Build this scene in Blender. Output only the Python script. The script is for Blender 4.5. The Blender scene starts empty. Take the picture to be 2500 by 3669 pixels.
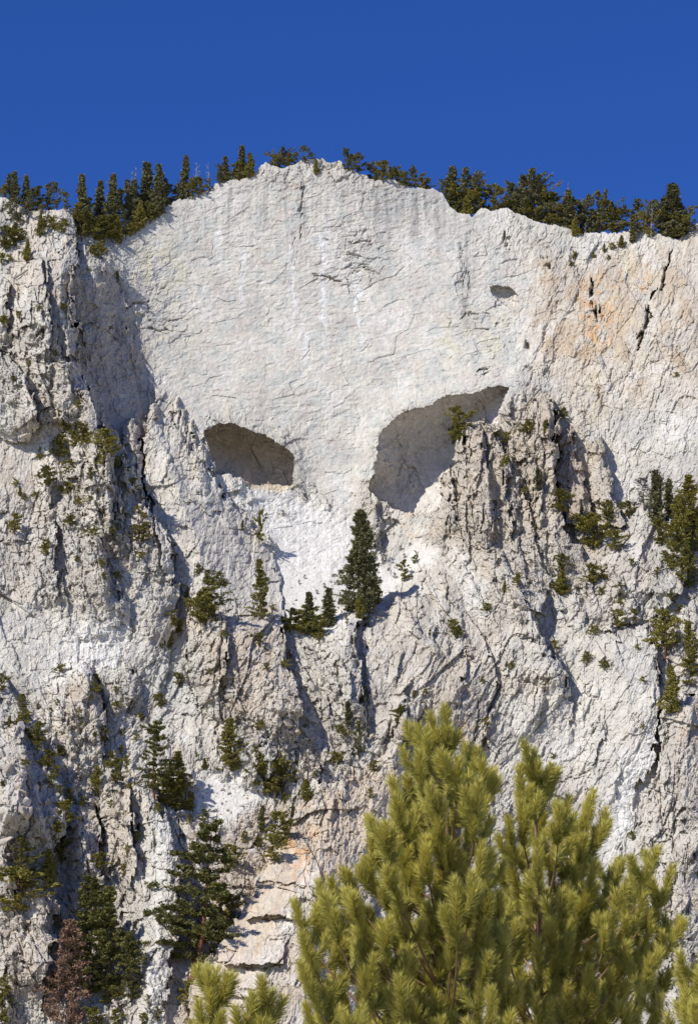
import bpy, math, random
import numpy as np

# ------------------------------------------------------------------ camera, sky, sun, exposure
scene = bpy.context.scene
COL = scene.collection
R = math.radians
KPX = math.tan(R(6.0)) / 792.0          # tangent per image pixel (1584 pixels across the view)
PITCH = R(16.0)
CAM = np.array([0.0, 0.0, 1.7])

cam_d = bpy.data.cameras.new('camera')
cam = bpy.data.objects.new('camera', cam_d); COL.objects.link(cam)
cam.location = CAM
cam.rotation_euler = (R(90) + PITCH, 0, 0)
cam_d.sensor_fit = 'HORIZONTAL'
cam_d.sensor_width = 24.0
cam_d.lens = 12.0 / math.tan(R(6.0))
cam_d.clip_start = 0.1
cam_d.clip_end = 20000
cam_d.dof.use_dof = True
cam_d.dof.focus_distance = 500.0
cam_d.dof.aperture_fstop = 56.0
scene.camera = cam

SUN_AZ, SUN_EL = 49.0, 42.0             # degrees left of the viewing direction's back, above the horizon
to_sun = np.array([-math.sin(R(SUN_AZ)) * math.cos(R(SUN_EL)), -math.cos(R(SUN_AZ)) * math.cos(R(SUN_EL)), math.sin(R(SUN_EL))])
world = bpy.data.worlds.new('World'); scene.world = world
world.use_nodes = True
wn = world.node_tree.nodes; wl = world.node_tree.links
sky = wn.new('ShaderNodeTexSky'); sky.sky_type = 'NISHITA'; sky.sun_disc = False
sky.sun_elevation = R(SUN_EL)
sky.sun_rotation = math.atan2(to_sun[0], to_sun[1])
sky.altitude = 2900; sky.air_density = 1.0; sky.dust_density = 0.0; sky.ozone_density = 5.0
hs = wn.new('ShaderNodeHueSaturation'); hs.inputs['Saturation'].default_value = 1.24; hs.inputs['Hue'].default_value = 0.5195
wl.new(sky.outputs[0], hs.inputs['Color']); wl.new(hs.outputs[0], wn['Background'].inputs[0])
wn['Background'].inputs[1].default_value = 0.115

sun_d = bpy.data.lights.new('sun', 'SUN'); sun_d.energy = 4.3; sun_d.angle = R(0.53); sun_d.color = (1.0, 0.96, 0.895)
sun = bpy.data.objects.new('sun', sun_d); COL.objects.link(sun)
from mathutils import Vector
sun.rotation_euler = Vector(to_sun).to_track_quat('Z', 'Y').to_euler()
sun.location = (-60, -40, 300)
scene.view_settings.view_transform = 'Standard'
scene.view_settings.look = 'None'
scene.view_settings.exposure = 0.18
scene.view_settings.gamma = 1.0
scene.render.engine = 'CYCLES'
scene.cycles.max_bounces = 8
scene.cycles.diffuse_bounces = 6

rng = np.random.default_rng(7)
random.seed(7)

# ------------------------------------------------------------------ numeric noise
def hsh(ix, iy, seed):
    h = ix.astype(np.uint32) * np.uint32(374761393) + iy.astype(np.uint32) * np.uint32(668265263) + np.uint32(seed * 362437 & 0xFFFFFFFF)
    h ^= h >> np.uint32(13); h *= np.uint32(1274126177); h ^= h >> np.uint32(16)
    h *= np.uint32(2246822519); h ^= h >> np.uint32(15)
    return h
def split3(h):
    a = (h & np.uint32(1023)).astype(np.float32) / 1023
    b = ((h >> np.uint32(10)) & np.uint32(1023)).astype(np.float32) / 1023
    c = ((h >> np.uint32(20)) & np.uint32(1023)).astype(np.float32) / 1023
    return a, b, c
def vnoise(x, y, seed):
    x = np.asarray(x, np.float32); y = np.asarray(y, np.float32)
    ix = np.floor(x); iy = np.floor(y); fx = x - ix; fy = y - iy
    ix = ix.astype(np.int32); iy = iy.astype(np.int32)
    ux = fx * fx * fx * (fx * (fx * 6 - 15) + 10); uy = fy * fy * fy * (fy * (fy * 6 - 15) + 10)
    def g(dx, dy):
        a, b, _ = split3(hsh(ix + dx, iy + dy, seed))
        return (a * 2 - 1) * (fx - dx) + (b * 2 - 1) * (fy - dy)
    n0 = g(0, 0) * (1 - ux) + g(1, 0) * ux
    n1 = g(0, 1) * (1 - ux) + g(1, 1) * ux
    return (n0 * (1 - uy) + n1 * uy) * 1.5
def fbm(x, y, seed, octv=4, gain=0.5, ridged=False):
    t = 0; a = 1.0; f = 1.0
    for o in range(octv):
        n = vnoise(x * f + 17.3 * o, y * f - 9.1 * o, seed + o * 101)
        if ridged: n = 1 - 2.2 * np.abs(n)
        t = t + a * n; a *= gain; f *= 2.03
    return t
def facet(x, y, seed, tilt=0.6, step=0.5, square=False, edge=False):
    """Voronoi blocks: each cell is a tilted plane at its own level. Returns (offset in cell units, edge distance, cell random)."""
    x = x.astype(np.float32); y = y.astype(np.float32); fx = np.floor(x); fy = np.floor(y)
    ix = fx.astype(np.int32); iy = fy.astype(np.int32); fx = x - fx; fy = y - fy
    best = np.full(x.shape, 9.0, np.float32); sec = best.copy() if edge else None
    val = np.zeros(x.shape, np.float32); rnd = val.copy()
    f32 = np.float32
    for dx in (-1, 0, 1):
        for dy in (-1, 0, 1):
            h = hsh(ix + np.int32(dx), iy + np.int32(dy), seed)
            a, b, c = split3(h)
            px = f32(0.8) * a + (f32(dx + 0.1) - fx); py = f32(0.8) * b + (f32(dy + 0.1) - fy)
            p2 = px * px; q2 = py * py
            d = p2 * p2 + q2 * q2 if square else p2 + q2
            h2 = h * np.uint32(2654435761); h2 ^= h2 >> np.uint32(14)
            ga, gb, r = split3(h2)
            v = (r - f32(0.5)) * f32(2 * step) + ((ga * 2 - 1) * px + (gb * 2 - 1) * py) * f32(tilt)
            m = d < best
            if edge: sec = np.where(m, best, np.minimum(sec, d))
            val = np.where(m, v, val); rnd = np.where(m, c, rnd)
            best = np.where(m, d, best)
    return val, (np.sqrt(sec) - np.sqrt(best) if edge else None), rnd
def sstep(a, b, x):
    t = np.clip((x - a) / (b - a), 0, 1); return t * t * (3 - 2 * t)
def rot(x, y, ang, sx, sy):
    c, s = math.cos(R(ang)), math.sin(R(ang))
    return (x * c + y * s) / sx, (-x * s + y * c) / sy

# ------------------------------------------------------------------ layout of the mountainside
# Everything is laid out on a grid of image pixels (X right, Y down, 1584 across), each given a distance along its camera ray.
SKY = np.array([(-340, 440), (-150, 452), (0, 447), (35, 456), (60, 474), (100, 478), (150, 474), (166, 480), (182, 496), (215, 500), (250, 500), (290, 500), (322, 505), (340, 490), (375, 467),
    (402, 456), (440, 442), (462, 431), (480, 420), (520, 409), (556, 402), (580, 386), (596, 372), (603, 366), (616, 376), (640, 381), (668, 373), (690, 363), (722, 360),
    (731, 358), (746, 370), (770, 362), (786, 378), (820, 396), (850, 410), (880, 402), (910, 415), (940, 428), (980, 428), (1003, 436), (1014, 458),
    (1040, 482), (1072, 486), (1092, 472), (1112, 477), (1150, 470), (1170, 486), (1200, 495), (1240, 506), (1290, 518), (1330, 527), (1400, 529), (1450, 520),
    (1462, 522), (1500, 532), (1536, 545), (1556, 530), (1584, 505), (1700, 490), (1930, 470)], float)
STEP = 1.8
Xc = np.concatenate([np.arange(-330, -4, 7.0), np.arange(0, 1586, STEP), np.arange(1592, 1920, 7.0)])
Yr = np.concatenate([np.arange(0, 1968, STEP), 1968 + np.arange(0, 260, 10.0)])
Xg, Yo = np.meshgrid(Xc, Yr)
skyl = np.interp(Xc, SKY[:, 0], SKY[:, 1]) + 3.5 * fbm(Xc / 23.0, Xc * 0 + 3.3, 91, 4, 0.6) + 3.2 * facet(Xc / 17.0, Xc * 0 + .4, 93, .9, .6)[0] + 1.8 * facet(Xc / 6.0, Xc * 0 + .4, 94, .9, .6)[0]
Yg = (Yo + skyl[None, :]).astype(np.float32)
Xg = Xg.astype(np.float32)
MPP = 0.0685                                           # metres for one image pixel
qx, qy = (Xg * MPP).astype(np.float32), (Yg * MPP).astype(np.float32)

CTRL = np.array([
 (-300,450,552),(-300,900,530),(-300,1400,508),(-300,1900,486),(-300,2400,462),
 (0,450,552),(0,560,546),(60,800,534),(140,620,545),(0,1000,524),(110,1000,527),(100,1200,517),(0,1400,506),(0,1700,491),(0,2000,478),(0,2400,462),
 (230,520,556),(250,700,551),(260,900,543),(300,1080,534),(300,1250,521),(300,1500,508),(300,1800,492),(300,2400,461),
 (400,480,560),(400,700,556),(400,950,546),(470,1150,535),(480,1300,524),(450,1450,513),
 (600,390,562),(600,650,557),(600,900,550),(620,1080,545),(650,1180,540),(660,1310,529),(690,1400,517),(600,1500,509),(600,1800,492),(600,2400,461),
 (800,380,562),(800,650,557),(800,900,550),(770,1080,546),(760,1180,541),(760,1310,530),(760,1400,518),(850,1500,509),(900,1800,492),(900,2400,462),
 (1000,460,562),(1000,650,556),(1000,850,549),(900,1200,540),(930,1270,533),(1000,1330,523),
 (1200,510,561),(1200,700,553),(1200,900,545),(1200,1200,531),(1200,1400,514),(1200,1800,494),(1200,2400,462),
 (1400,540,560),(1400,700,550),(1400,900,542),(1400,1100,535),(1450,1250,524),(1500,1400,512),(1500,1800,490),(1500,2400,461),
 (1560,540,558),(1570,700,546),(1570,900,537),(1570,1100,530),(1880,500,556),(1880,900,535),(1880,1400,508),(1880,1900,486),(1880,2400,460)], np.float64)
def tps_fit(c):
    P = c[:, :2] / 500.0; n = len(P)
    d = np.linalg.norm(P[:, None] - P[None], axis=2)
    K = np.where(d > 0, d * d * np.log(d + 1e-12), 0) + np.eye(n) * 0.004
    A = np.zeros((n + 3, n + 3)); A[:n, :n] = K; A[:n, n] = 1; A[:n, n + 1:] = P; A[n, :n] = 1; A[n + 1:, :n] = P.T
    return P, np.linalg.solve(A, np.concatenate([c[:, 2], [0, 0, 0]]))
def tps_eval(fit, X, Y):
    P, w = fit; n = len(P); x = X / 500.0; y = Y / 500.0
    o = w[n] + w[n + 1] * x + w[n + 2] * y
    for i in range(n):
        r2 = (x - P[i, 0]) ** 2 + (y - P[i, 1]) ** 2 + 1e-12
        o = o + w[i] * 0.5 * r2 * np.log(r2)
    return o
depth = tps_eval(tps_fit(CTRL), Xg, Yg).astype(np.float32)

# ragged outlines: the image coordinates are wandered a little by noise
wa = fbm(qx / 5.0, qy / 5.0, 11, 5, 0.6); wb = fbm(qx / 5.0, qy / 5.0, 12, 5, 0.6)
Xw = Xg + 4 * wa + 11 * facet(qx / 2.6, qy / 3.4, 301, .5, .6, True)[0] + 7 * facet(qx / 1.0, qy / 1.3, 302, .5, .6, True)[0]
Yw = Yg + 4 * wb + 11 * facet(qx / 2.6, qy / 3.4, 303, .5, .6, True)[0] + 7 * facet(qx / 1.0, qy / 1.3, 304, .5, .6, True)[0]

def poly_mask(pts, soft=14.0, X=None, Y=None):
    """soft inside mask (signed distance / soft, clipped) of a polygon, evaluated on the wandered grid"""
    X = Xw if X is None else X; Y = Yw if Y is None else Y
    pts = np.array(pts, np.float32)
    out = np.zeros(Xg.shape, np.float32)
    x0, y0 = pts.min(0) - soft - 40; x1, y1 = pts.max(0) + soft + 40
    ci = np.where((Xc >= x0) & (Xc <= x1))[0]
    if len(ci) == 0: return out
    cs = slice(ci[0], ci[-1] + 1)
    yy = Yg[:, cs]; ri = np.where((yy.min(1) <= y1) & (yy.max(1) >= y0))[0]
    if len(ri) == 0: return out
    rs = slice(ri[0], ri[-1] + 1)
    px = X[rs, cs]; py = Y[rs, cs]
    ins = np.zeros(px.shape, bool); dm = np.full(px.shape, 1e9, np.float32)
    n = len(pts)
    for i in range(n):
        ax, ay = pts[i]; bx, by = pts[(i + 1) % n]
        ex, ey = bx - ax, by - ay
        t = np.clip(((px - ax) * ex + (py - ay) * ey) / (ex * ex + ey * ey + 1e-9), 0, 1)
        dm = np.minimum(dm, (px - ax - t * ex) ** 2 + (py - ay - t * ey) ** 2)
        if ay != by:
            c = ((ay > py) != (by > py)) & (px < (bx - ax) * (py - ay) / (by - ay) + ax)
            ins ^= c
    sd = np.sqrt(dm); sd = np.where(ins, sd, -sd)
    out[rs, cs] = np.clip(0.5 + sd / (2 * soft), 0, 1)
    return out
def poly_sd(pts, X=None, Y=None, reach=60):
    m = poly_mask(pts, reach, X, Y)
    return (m - 0.5) * 2 * reach
def rib(rows, xw=None, yw=None):
    """rows: (Y, x_left, x_crest, x_right, h_left, h_crest, h_right) -> metres the rock stands proud"""
    r = np.array(rows, np.float32); xw = Xw if xw is None else xw; yw = Yw if yw is None else yw
    out = np.zeros(Xg.shape, np.float32)
    ci = np.where((Xc >= r[:, 1].min() - 45) & (Xc <= r[:, 3].max() + 45))[0]; cs = slice(ci[0], ci[-1] + 1)
    yy = Yg[:, cs]; ri = np.where((yy.min(1) <= r[-1, 0] + 45) & (yy.max(1) >= r[0, 0] - 45))[0]; rs = slice(ri[0], ri[-1] + 1)
    X = xw[rs, cs]; Y = yw[rs, cs]
    L, C, Rr, a, b, c = [np.interp(Y, r[:, 0], r[:, k]) for k in range(1, 7)]
    left = a + (b - a) * np.clip((X - L) / np.maximum(C - L, 1), 0, 1)
    right = c + (b - c) * np.clip((Rr - X) / np.maximum(Rr - C, 1), 0, 1)
    v = np.where(X < C, left, right)
    v = np.where((X < L) | (X > Rr) | (Y < r[0, 0]) | (Y > r[-1, 0]), 0, v)
    out[rs, cs] = v
    return out
def crack(pts, width, deep, wob=1.0):
    """a notch along a polyline: metres to take away"""
    pts = np.array(pts, np.float32)
    out = np.zeros(Xg.shape, np.float32)
    x0, y0 = pts.min(0) - width - 30; x1, y1 = pts.max(0) + width + 30
    ci = np.where((Xc >= x0) & (Xc <= x1))[0]
    if len(ci) == 0: return out
    cs = slice(ci[0], ci[-1] + 1)
    yy = Yg[:, cs]; ri = np.where((yy.min(1) <= y1) & (yy.max(1) >= y0))[0]; rs = slice(ri[0], ri[-1] + 1)
    px = Xg[rs, cs] + wob * (Xw - Xg)[rs, cs]; py = Yg[rs, cs] + wob * (Yw - Yg)[rs, cs]
    best = np.full(px.shape, 1e9, np.float32); tt = np.zeros(px.shape, np.float32)
    n = len(pts) - 1
    for i in range(n):
        ax, ay = pts[i]; bx, by = pts[i + 1]; ex, ey = bx - ax, by - ay
        t = np.clip(((px - ax) * ex + (py - ay) * ey) / (ex * ex + ey * ey + 1e-9), 0, 1)
        d = np.hypot(px - ax - t * ex, py - ay - t * ey)
        m = d < best; best = np.where(m, d, best); tt = np.where(m, (i + t) / n, tt)
    w = width * (0.25 + 0.75 * np.sin(np.pi * np.clip(tt, 0.02, 0.98)))
    out[rs, cs] = deep * np.clip(1.15 - best / w, 0, 1)
    return out

# ---- big shapes
pro = np.zeros(Xg.shape, np.float32)
# ridge left of the shaded gully
pro += rib([(474,60,150,166,0,2,2),(560,40,150,172,0,6,5),(640,20,130,168,0,9,7),(760,10,150,172,0,10,8),(860,20,180,196,0,11,9),(930,30,196,212,0,11,9),(1000,60,228,246,0,9,7),(1080,70,240,262,0,6,4),(1180,80,250,280,0,3,2),(1260,90,250,290,0,0,0)])
pro += rib([(552,178,191,206,1,3,1),(600,168,205,262,2,4,2.5),(650,160,215,276,2,4,1.5),(760,165,225,290,0,2,1),(880,190,240,300,0,1,0),(960,200,250,300,0,0,0)])
pro += rib([(585,60,92,104,0,2,2),(680,40,98,110,0,4,4),(740,20,96,112,0,4,3),(860,10,80,110,0,0,0)])
pro += rib([(640,-40,0,18,1,3,3),(720,-60,8,22,1,4,3),(790,-60,4,20,0,1,0)])
pro += rib([(800,-80,-5,18,0,4,4),(900,-80,40,80,0,5,5),(965,-60,70,90,0,4,4),(1000,-60,40,70,0,1,0)])
pro += rib([(820,84,120,160,1,3,2),(880,80,130,170,1,3,2),(960,70,150,200,0,1,0)])
# spur under it, running down to the right
pro += rib([(880,186,204,214,1,3,2),(960,170,222,240,0,6,5),(1010,160,250,272,0,8,6),(1090,150,270,300,0,8,6),(1160,120,290,345,0,7,6),(1230,110,330,392,0,7,6),(1330,100,360,402,0,6,4.5),(1400,100,350,395,0,5,3),(1500,100,330,380,0,3,1.5),(1620,120,300,360,0,0,0)])
pro += rib([(1000,180,228,244,0,2,2),(1100,170,232,252,0,3,3),(1190,190,240,262,0,2,2),(1260,200,250,280,0,0,0)])
pro += rib([(1060,262,300,318,1,3,2),(1150,262,316,338,1,3,3),(1220,270,320,345,0,2,2),(1300,300,330,360,0,0,0)])
pro += rib([(1190,60,110,124,0,3,3),(1260,50,112,130,0,4,4),(1330,40,105,126,0,3,3),(1380,40,100,120,0,0,0)])
pro += rib([(1215,130,215,236,0,3,3),(1290,120,225,250,0,4,3),(1380,110,250,290,0,3,2),(1460,120,250,300,0,0,0)])
# needles and the buttress left of the small cave
pro += rib([(945,282,293,303,2,4,3),(990,274,298,318,2,4,3),(1050,276,305,322,2,4,2),(1120,280,310,330,0,1,0)])
pro += rib([(908,338,346,356,2,3,2),(960,326,352,392,3,4,1),(1030,326,370,452,3,5,2),(1060,328,380,472,3,6,3),(1110,335,400,502,3,7,3),(1150,345,430,540,3,7,2),(1200,352,440,590,2,7,1.5),(1240,362,450,622,2,7,1.5),(1300,380,460,630,1,6,1.5),(1360,395,470,640,0,6,1.5),(1420,410,480,640,0,4,1.5),(1500,420,500,640,0,2,0.5),(1580,440,520,640,0,0,0)])
for k,(x,y) in enumerate([(398,905),(415,930),(432,950),(446,985),(460,1010)]):
    pro += rib([(y,x-4,x,x+5,1,1.6,1),(y+50,x-10,x+2,x+10,1,2,0.6),(y+130,x-8,x+10,x+20,0,0.5,0)])
# outcrop in the middle
pro += rib([(1372,462,485,505,1,2,1),(1400,445,520,640,2,4,3),(1460,432,560,640,3,7,5),(1520,430,600,652,2,8,6),(1560,440,630,668,1,9,7),(1610,460,640,684,0,9,8),(1640,480,630,680,0,7,5),(1700,480,620,670,0,4,2),(1800,500,600,660,0,0,0)])
pro += rib([(1395,436,500,512,2,3,3),(1480,430,500,514,2,3,3),(1570,440,480,500,0,2,2),(1640,450,480,500,0,0,0)])
# right spires in front of the big cave
before = pro.copy()
pro += rib([(958,1052,1064,1084,2,3,2),(985,1046,1066,1098,2,4,3),(1040,1040,1076,1104,1,3,3),(1140,1040,1090,1120,0,2,1),(1240,1040,1090,1130,0,0,0)])
pro += rib([(958,1052,1064,1118,2,3,2),(985,1046,1070,1136,3,4,2),(1040,1030,1080,1150,3,6,3),(1090,1008,1090,1180,3,6,3),(1160,992,1100,1200,3,6,2),(1240,950,1110,1220,1,5,2),(1330,920,1130,1250,0,4,1),(1420,900,1130,1260,0,0,0)])
pro += rib([(903,1222,1236,1250,2,3,2.5),(930,1208,1244,1262,2,4.5,3.5),(975,1175,1248,1264,2,5.4,4),(1010,1150,1250,1258,2,5.6,4.6),(1100,1140,1254,1262,2,6,5),(1190,1150,1262,1275,1,5,4),(1260,1160,1270,1330,0,4,2),(1340,1180,1280,1360,0,0,0)])
pro += rib([(975,1262,1280,1296,0,.8,0.6),(1040,1262,1292,1316,0,1.0,.4),(1110,1270,1310,1334,0,1.2,.2),(1190,1280,1320,1346,0,1,0)])
pro += rib([(1000,1340,1352,1362,0,1.6,1),(1080,1345,1366,1380,0,2.4,1.4),(1150,1350,1380,1400,0,2,1.4),(1200,1350,1380,1420,0,0,0)])
for x_, y_, w_, l_, h_, ln_ in ((1062,958,13,260,2.4,-40),(1086,968,11,230,2.2,-20),(1108,960,14,300,2.6,-10),(1136,988,13,280,2.4,10),(1164,984,12,250,2.0,0),(1192,972,14,290,2.6,10),(1218,930,12,320,2.2,0),(1240,903,12,230,2.4,6),(1030,1050,14,220,2.4,-40),(1060,1090,16,240,2.6,-20),(1110,1120,16,230,2.6,0),(1160,1130,16,220,2.6,16),(1215,1120,15,200,2.4,20)):
    h_ *= 0.55
    pro += rib([(y_, x_ - 3, x_, x_ + 4, .3 * h_, .5 * h_, .4 * h_), (y_ + .25 * l_, x_ + .25 * ln_ - w_, x_ + .25 * ln_ + 4, x_ + .25 * ln_ + .7 * w_, .1 * h_, h_, .8 * h_), (y_ + .7 * l_, x_ + .7 * ln_ - 1.3 * w_, x_ + .7 * ln_ + 5, x_ + .7 * ln_ + .9 * w_, 0, .9 * h_, .6 * h_), (y_ + l_, x_ + ln_ - w_, x_ + ln_, x_ + ln_ + w_, 0, 0, 0)])
spire_here = (pro - before) > 0.01
pro += 2.4 * spire_here * sstep(1330, 1150, Yg)
# rough mass right of the middle
pro += rib([(1138,1400,1440,1470,0,3,2),(1180,1370,1450,1520,0,4,3),(1260,1320,1450,1560,0,5,3),(1340,1300,1440,1540,0,4,3),(1420,1300,1420,1500,0,0,0)])
pro += rib([(1385,740,800,836,0,3,3),(1430,720,786,806,0,6,5),(1500,720,790,812,0,6,5),(1580,740,806,826,0,5,4),(1640,760,815,840,0,2,2),(1700,780,820,840,0,0,0)])
pro += rib([(1340,860,880,900,0,2,1),(1385,836,930,1060,1,4,1),(1450,830,960,1100,1,5,2),(1560,830,980,1130,1,5,2),(1650,850,960,1100,0,3,1),(1720,860,950,1080,0,0,0)])
pro += rib([(1330,1090,1200,1240,0,4,3),(1400,1080,1206,1222,0,5,5),(1470,1090,1226,1246,0,6,5),(1530,1100,1262,1278,0,6,5),(1580,1110,1270,1290,0,3,2),(1680,1120,1260,1300,0,0,0)])
pro += rib([(1420,1280,1340,1470,0,3,1),(1460,1270,1380,1490,0,4,3),(1560,1270,1420,1496,0,5,4),(1640,1300,1440,1500,0,5,4),(1720,1310,1420,1480,0,4,3),(1820,1320,1380,1440,0,2,1),(1900,1320,1380,1430,0,0,0)])
pro += rib([(1580,1504,1560,1620,3,5,3),(1700,1500,1560,1640,3,6,4),(1900,1470,1550,1640,2,6,4),(2100,1450,1540,1640,2,6,4),(2400,1440,1540,1650,2,6,4)])
# dark rock pile lower left
pro += rib([(1540,-90,-30,14,0,6,4),(1600,-90,-20,44,0,9,6),(1680,-90,-10,92,0,12,7),(1760,-90,10,126,0,14,8),(1840,-90,20,150,0,15,9),(1900,-90,20,146,0,12,7),(1960,-90,10,120,0,8,4),(2040,-90,10,110,0,3,1),(2120,-90,10,110,0,0,0)])
pro += rib([(1640,-40,30,48,0,3,3),(1740,-40,40,56,0,4,4),(1840,-40,52,66,0,4,3),(1900,-40,50,64,0,0,0)])
pro += rib([(1508,150,180,204,1,4,3),(1560,112,196,216,0,6,5),(1620,104,212,234,0,6,5),(1670,100,214,240,0,4,3),(1760,100,210,240,0,0,0)])
pro += rib([(1990,-40,70,118,0,4,4),(2050,-40,90,132,0,5,5),(2130,-40,96,126,0,5,5),(2200,-40,84,112,0,5,5),(2260,-40,70,100,0,2,2),(2330,-40,60,90,0,0,0)])
# columns and white rib
pro += rib([(1778,236,252,290,2,4,3),(1840,226,268,300,2,5,4),(1920,226,280,304,1,5,4),(1990,230,280,304,0,3,2),(2060,230,270,300,0,0,0)])
pro += rib([(1815,152,172,200,2,3,2),(1880,148,190,222,2,5,4),(1960,150,200,226,1,5,4),(2020,160,200,230,0,2,2),(2080,160,200,230,0,0,0)])
pro += rib([(1732,288,304,322,1,3,1),(1800,284,322,354,1,5,3),(1860,286,350,376,1,6,5),(1940,290,380,402,1,7,6),(2010,280,388,412,1,7,6),(2100,276,370,406,1,6,5),(2200,280,350,384,0,5,4),(2300,280,340,370,0,4,3),(2400,280,340,370,0,3,2)])
# pale tan slabs lower centre
pro += rib([(1770,690,740,900,3,4,1),(1850,668,740,900,5,7,1),(1920,628,730,900,6,8,1),(1990,588,720,880,6.5,9,1),(2060,556,710,860,7,9.5,1),(2120,512,700,850,7,10,1),(2230,440,690,840,7,10,1),(2330,420,680,840,7,10,1),(2500,400,680,840,7,10,1)])
pro += rib([(1600,902,930,960,1,2,1.4),(1660,898,915,938,1,2,1.6),(1690,890,905,930,0,1,0)])

slab_w = (Xw * .55 + Xg * .45 + 4 * wa, Yw * .35 + Yg * .65 + 9 * wa)
pro += rib([(1950,600,650,692,0,0,0),(2008,588,640,690,.6,.6,.5)], *slab_w) + rib([(2014,572,620,682,0,.2,.2),(2086,556,620,668,1.4,1.8,1.2)], *slab_w) + rib([(2110,530,600,664,0,.2,.2),(2190,505,590,640,2.0,2.4,2)], *slab_w) + rib([(2200,450,520,610,0,.2,.2),(2262,440,520,590,.5,.7,.5)], *slab_w)
# caves: polygon outlines eaten into the wall
big_cave = [(842,1115),(850,1060),(858,1010),(868,980),(900,948),(960,918),(1010,903),(1070,893),(1120,878),(1150,880),(1132,940),(1120,1000),(1090,1100),(1020,1150),(985,1166),(935,1164),(890,1156),(866,1135)]
small_cave = [(462,976),(490,966),(520,958),(560,972),(610,990),(648,1010),(666,1034),(670,1070),(666,1104),(640,1117),(590,1117),(568,1112),(548,1088),(520,1080),(488,1078),(472,1030)]
wc = fbm(qx / 1.3, qy / 1.3, 14, 4, 0.65); wd = fbm(qx / 1.3, qy / 1.3, 15, 4, 0.65)
Xs = Xg + 7 * wa + 4 * wc; Ys = Yg + 7 * wb + 4 * wd
sd_big = poly_sd(big_cave, Xs, Ys, 160); sd_small = poly_sd(small_cave, Xs, Ys, 90)
alcove = poly_sd([(1110,655),(1130,648),(1160,652),(1175,672),(1172,698),(1150,690),(1120,672)], Xs, Ys, 40)
low_hole = poly_sd([(868,1180),(884,1172),(908,1185),(906,1215),(888,1250),(872,1282),(868,1250),(862,1210)], Xs, Ys, 40)
def hollow(sd, deep, edge, power=0.5, jump=0.55):
    t = np.clip(sd / edge, 0, 1)
    return np.where(sd > 0, deep * (jump + (1 - jump) * t ** power), 0).astype(np.float32)
cave_cut = hollow(sd_big, 12.5, 100, 0.75, 0.05 + 0.65 * sstep(1030, 1120, Yg) + .12 * sstep(1000, 1080, Xg)) + hollow(sd_small, 11, 50, 0.6, 0.7) + hollow(alcove, 3.0, 25, 0.5, 0.5) + hollow(low_hole, 1.6, 20)
cave_cut = np.where(spire_here, 0, cave_cut)
# softly rounded brow above the caves
brow = np.exp(-((sd_big + 8) / 40.0) ** 2) * (sd_big <= 0) * 1.5 + np.exp(-((sd_small + 5) / 25.0) ** 2) * (sd_small <= 0) * 0.8

cut = np.zeros(Xg.shape, np.float32)
def C(pts, w, dp, wob=0.6):
    global cut
    cut = np.maximum(cut, crack(pts, w * 0.6, dp, wob + 0.3))
# joints of the white face
C([(684,412),(690,440),(686,470),(672,560)],6,4); C([(676,560),(664,640),(658,720)],5,.6); C([(712,440),(704,520),(700,560)],4,.7)
C([(1046,540),(1052,600),(1056,660)],6,3); C([(1150,520),(1150,570)],9,6); C([(1239,568),(1246,610)],8,5)
C([(715,622),(760,634),(800,632)],6,5); C([(762,634),(830,606),(870,622)],4,3); C([(800,540),(830,520),(850,560)],8,3)
C([(740,545),(790,555),(850,550)],6,3); C([(770,580),(820,590)],6,3.5); C([(810,800),(850,780)],4,1.1)
C([(1040,730),(1070,712),(1110,712)],6,4.5); C([(1125,735),(1142,732)],8,5);
C([(1080,850),(1112,830)],10,6); C([(1196,775),(1206,792)],10,6); C([(1180,860),(1130,878)],4,.8)
C([(285,700),(330,690),(350,730)],8,4); C([(330,745),(390,752)],9,5); C([(300,650),(340,665),(362,645)],5,1.2); C([(360,610),(362,650)],4,.8)
C([(440,860),(480,878),(520,880)],4,1.0); C([(410,775),(430,770),(424,790)],5,1.2); C([(360,680),(366,640),(330,560)],4,.9); C([(450,440),(470,480),(520,470)],5,.8)
C([(520,548),(580,545),(680,552)],4,.7); C([(690,500),(720,530),(760,520)],4,.6)
# right wall joints
C([(1345,630),(1350,680),(1358,725)],11,9); C([(1525,560),(1500,640),(1480,700),(1462,742),(1440,790)],10,7); C([(1540,600),(1516,700),(1480,780),(1450,840)],5,1.2)
C([(1290,600),(1262,700),(1222,800),(1190,900)],8,1.4); C([(1320,620),(1290,760),(1250,860)],7,1.1); C([(1380,700),(1340,800),(1310,880)],8,1.0); C([(1584,620),(1545,720),(1510,860),(1480,960)],7,1.2)
C([(1430,820),(1400,920),(1380,1000)],6,1.0); C([(1500,850),(1470,950),(1440,1050)],5,.9); C([(1290,960),(1350,905),(1360,880)],5,.8); C([(1535,790),(1550,786)],4,1.2)
C([(1330,850),(1362,880)],5,1.2); C([(1420,1010),(1430,1060),(1405,1120)],8,1.3)
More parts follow.
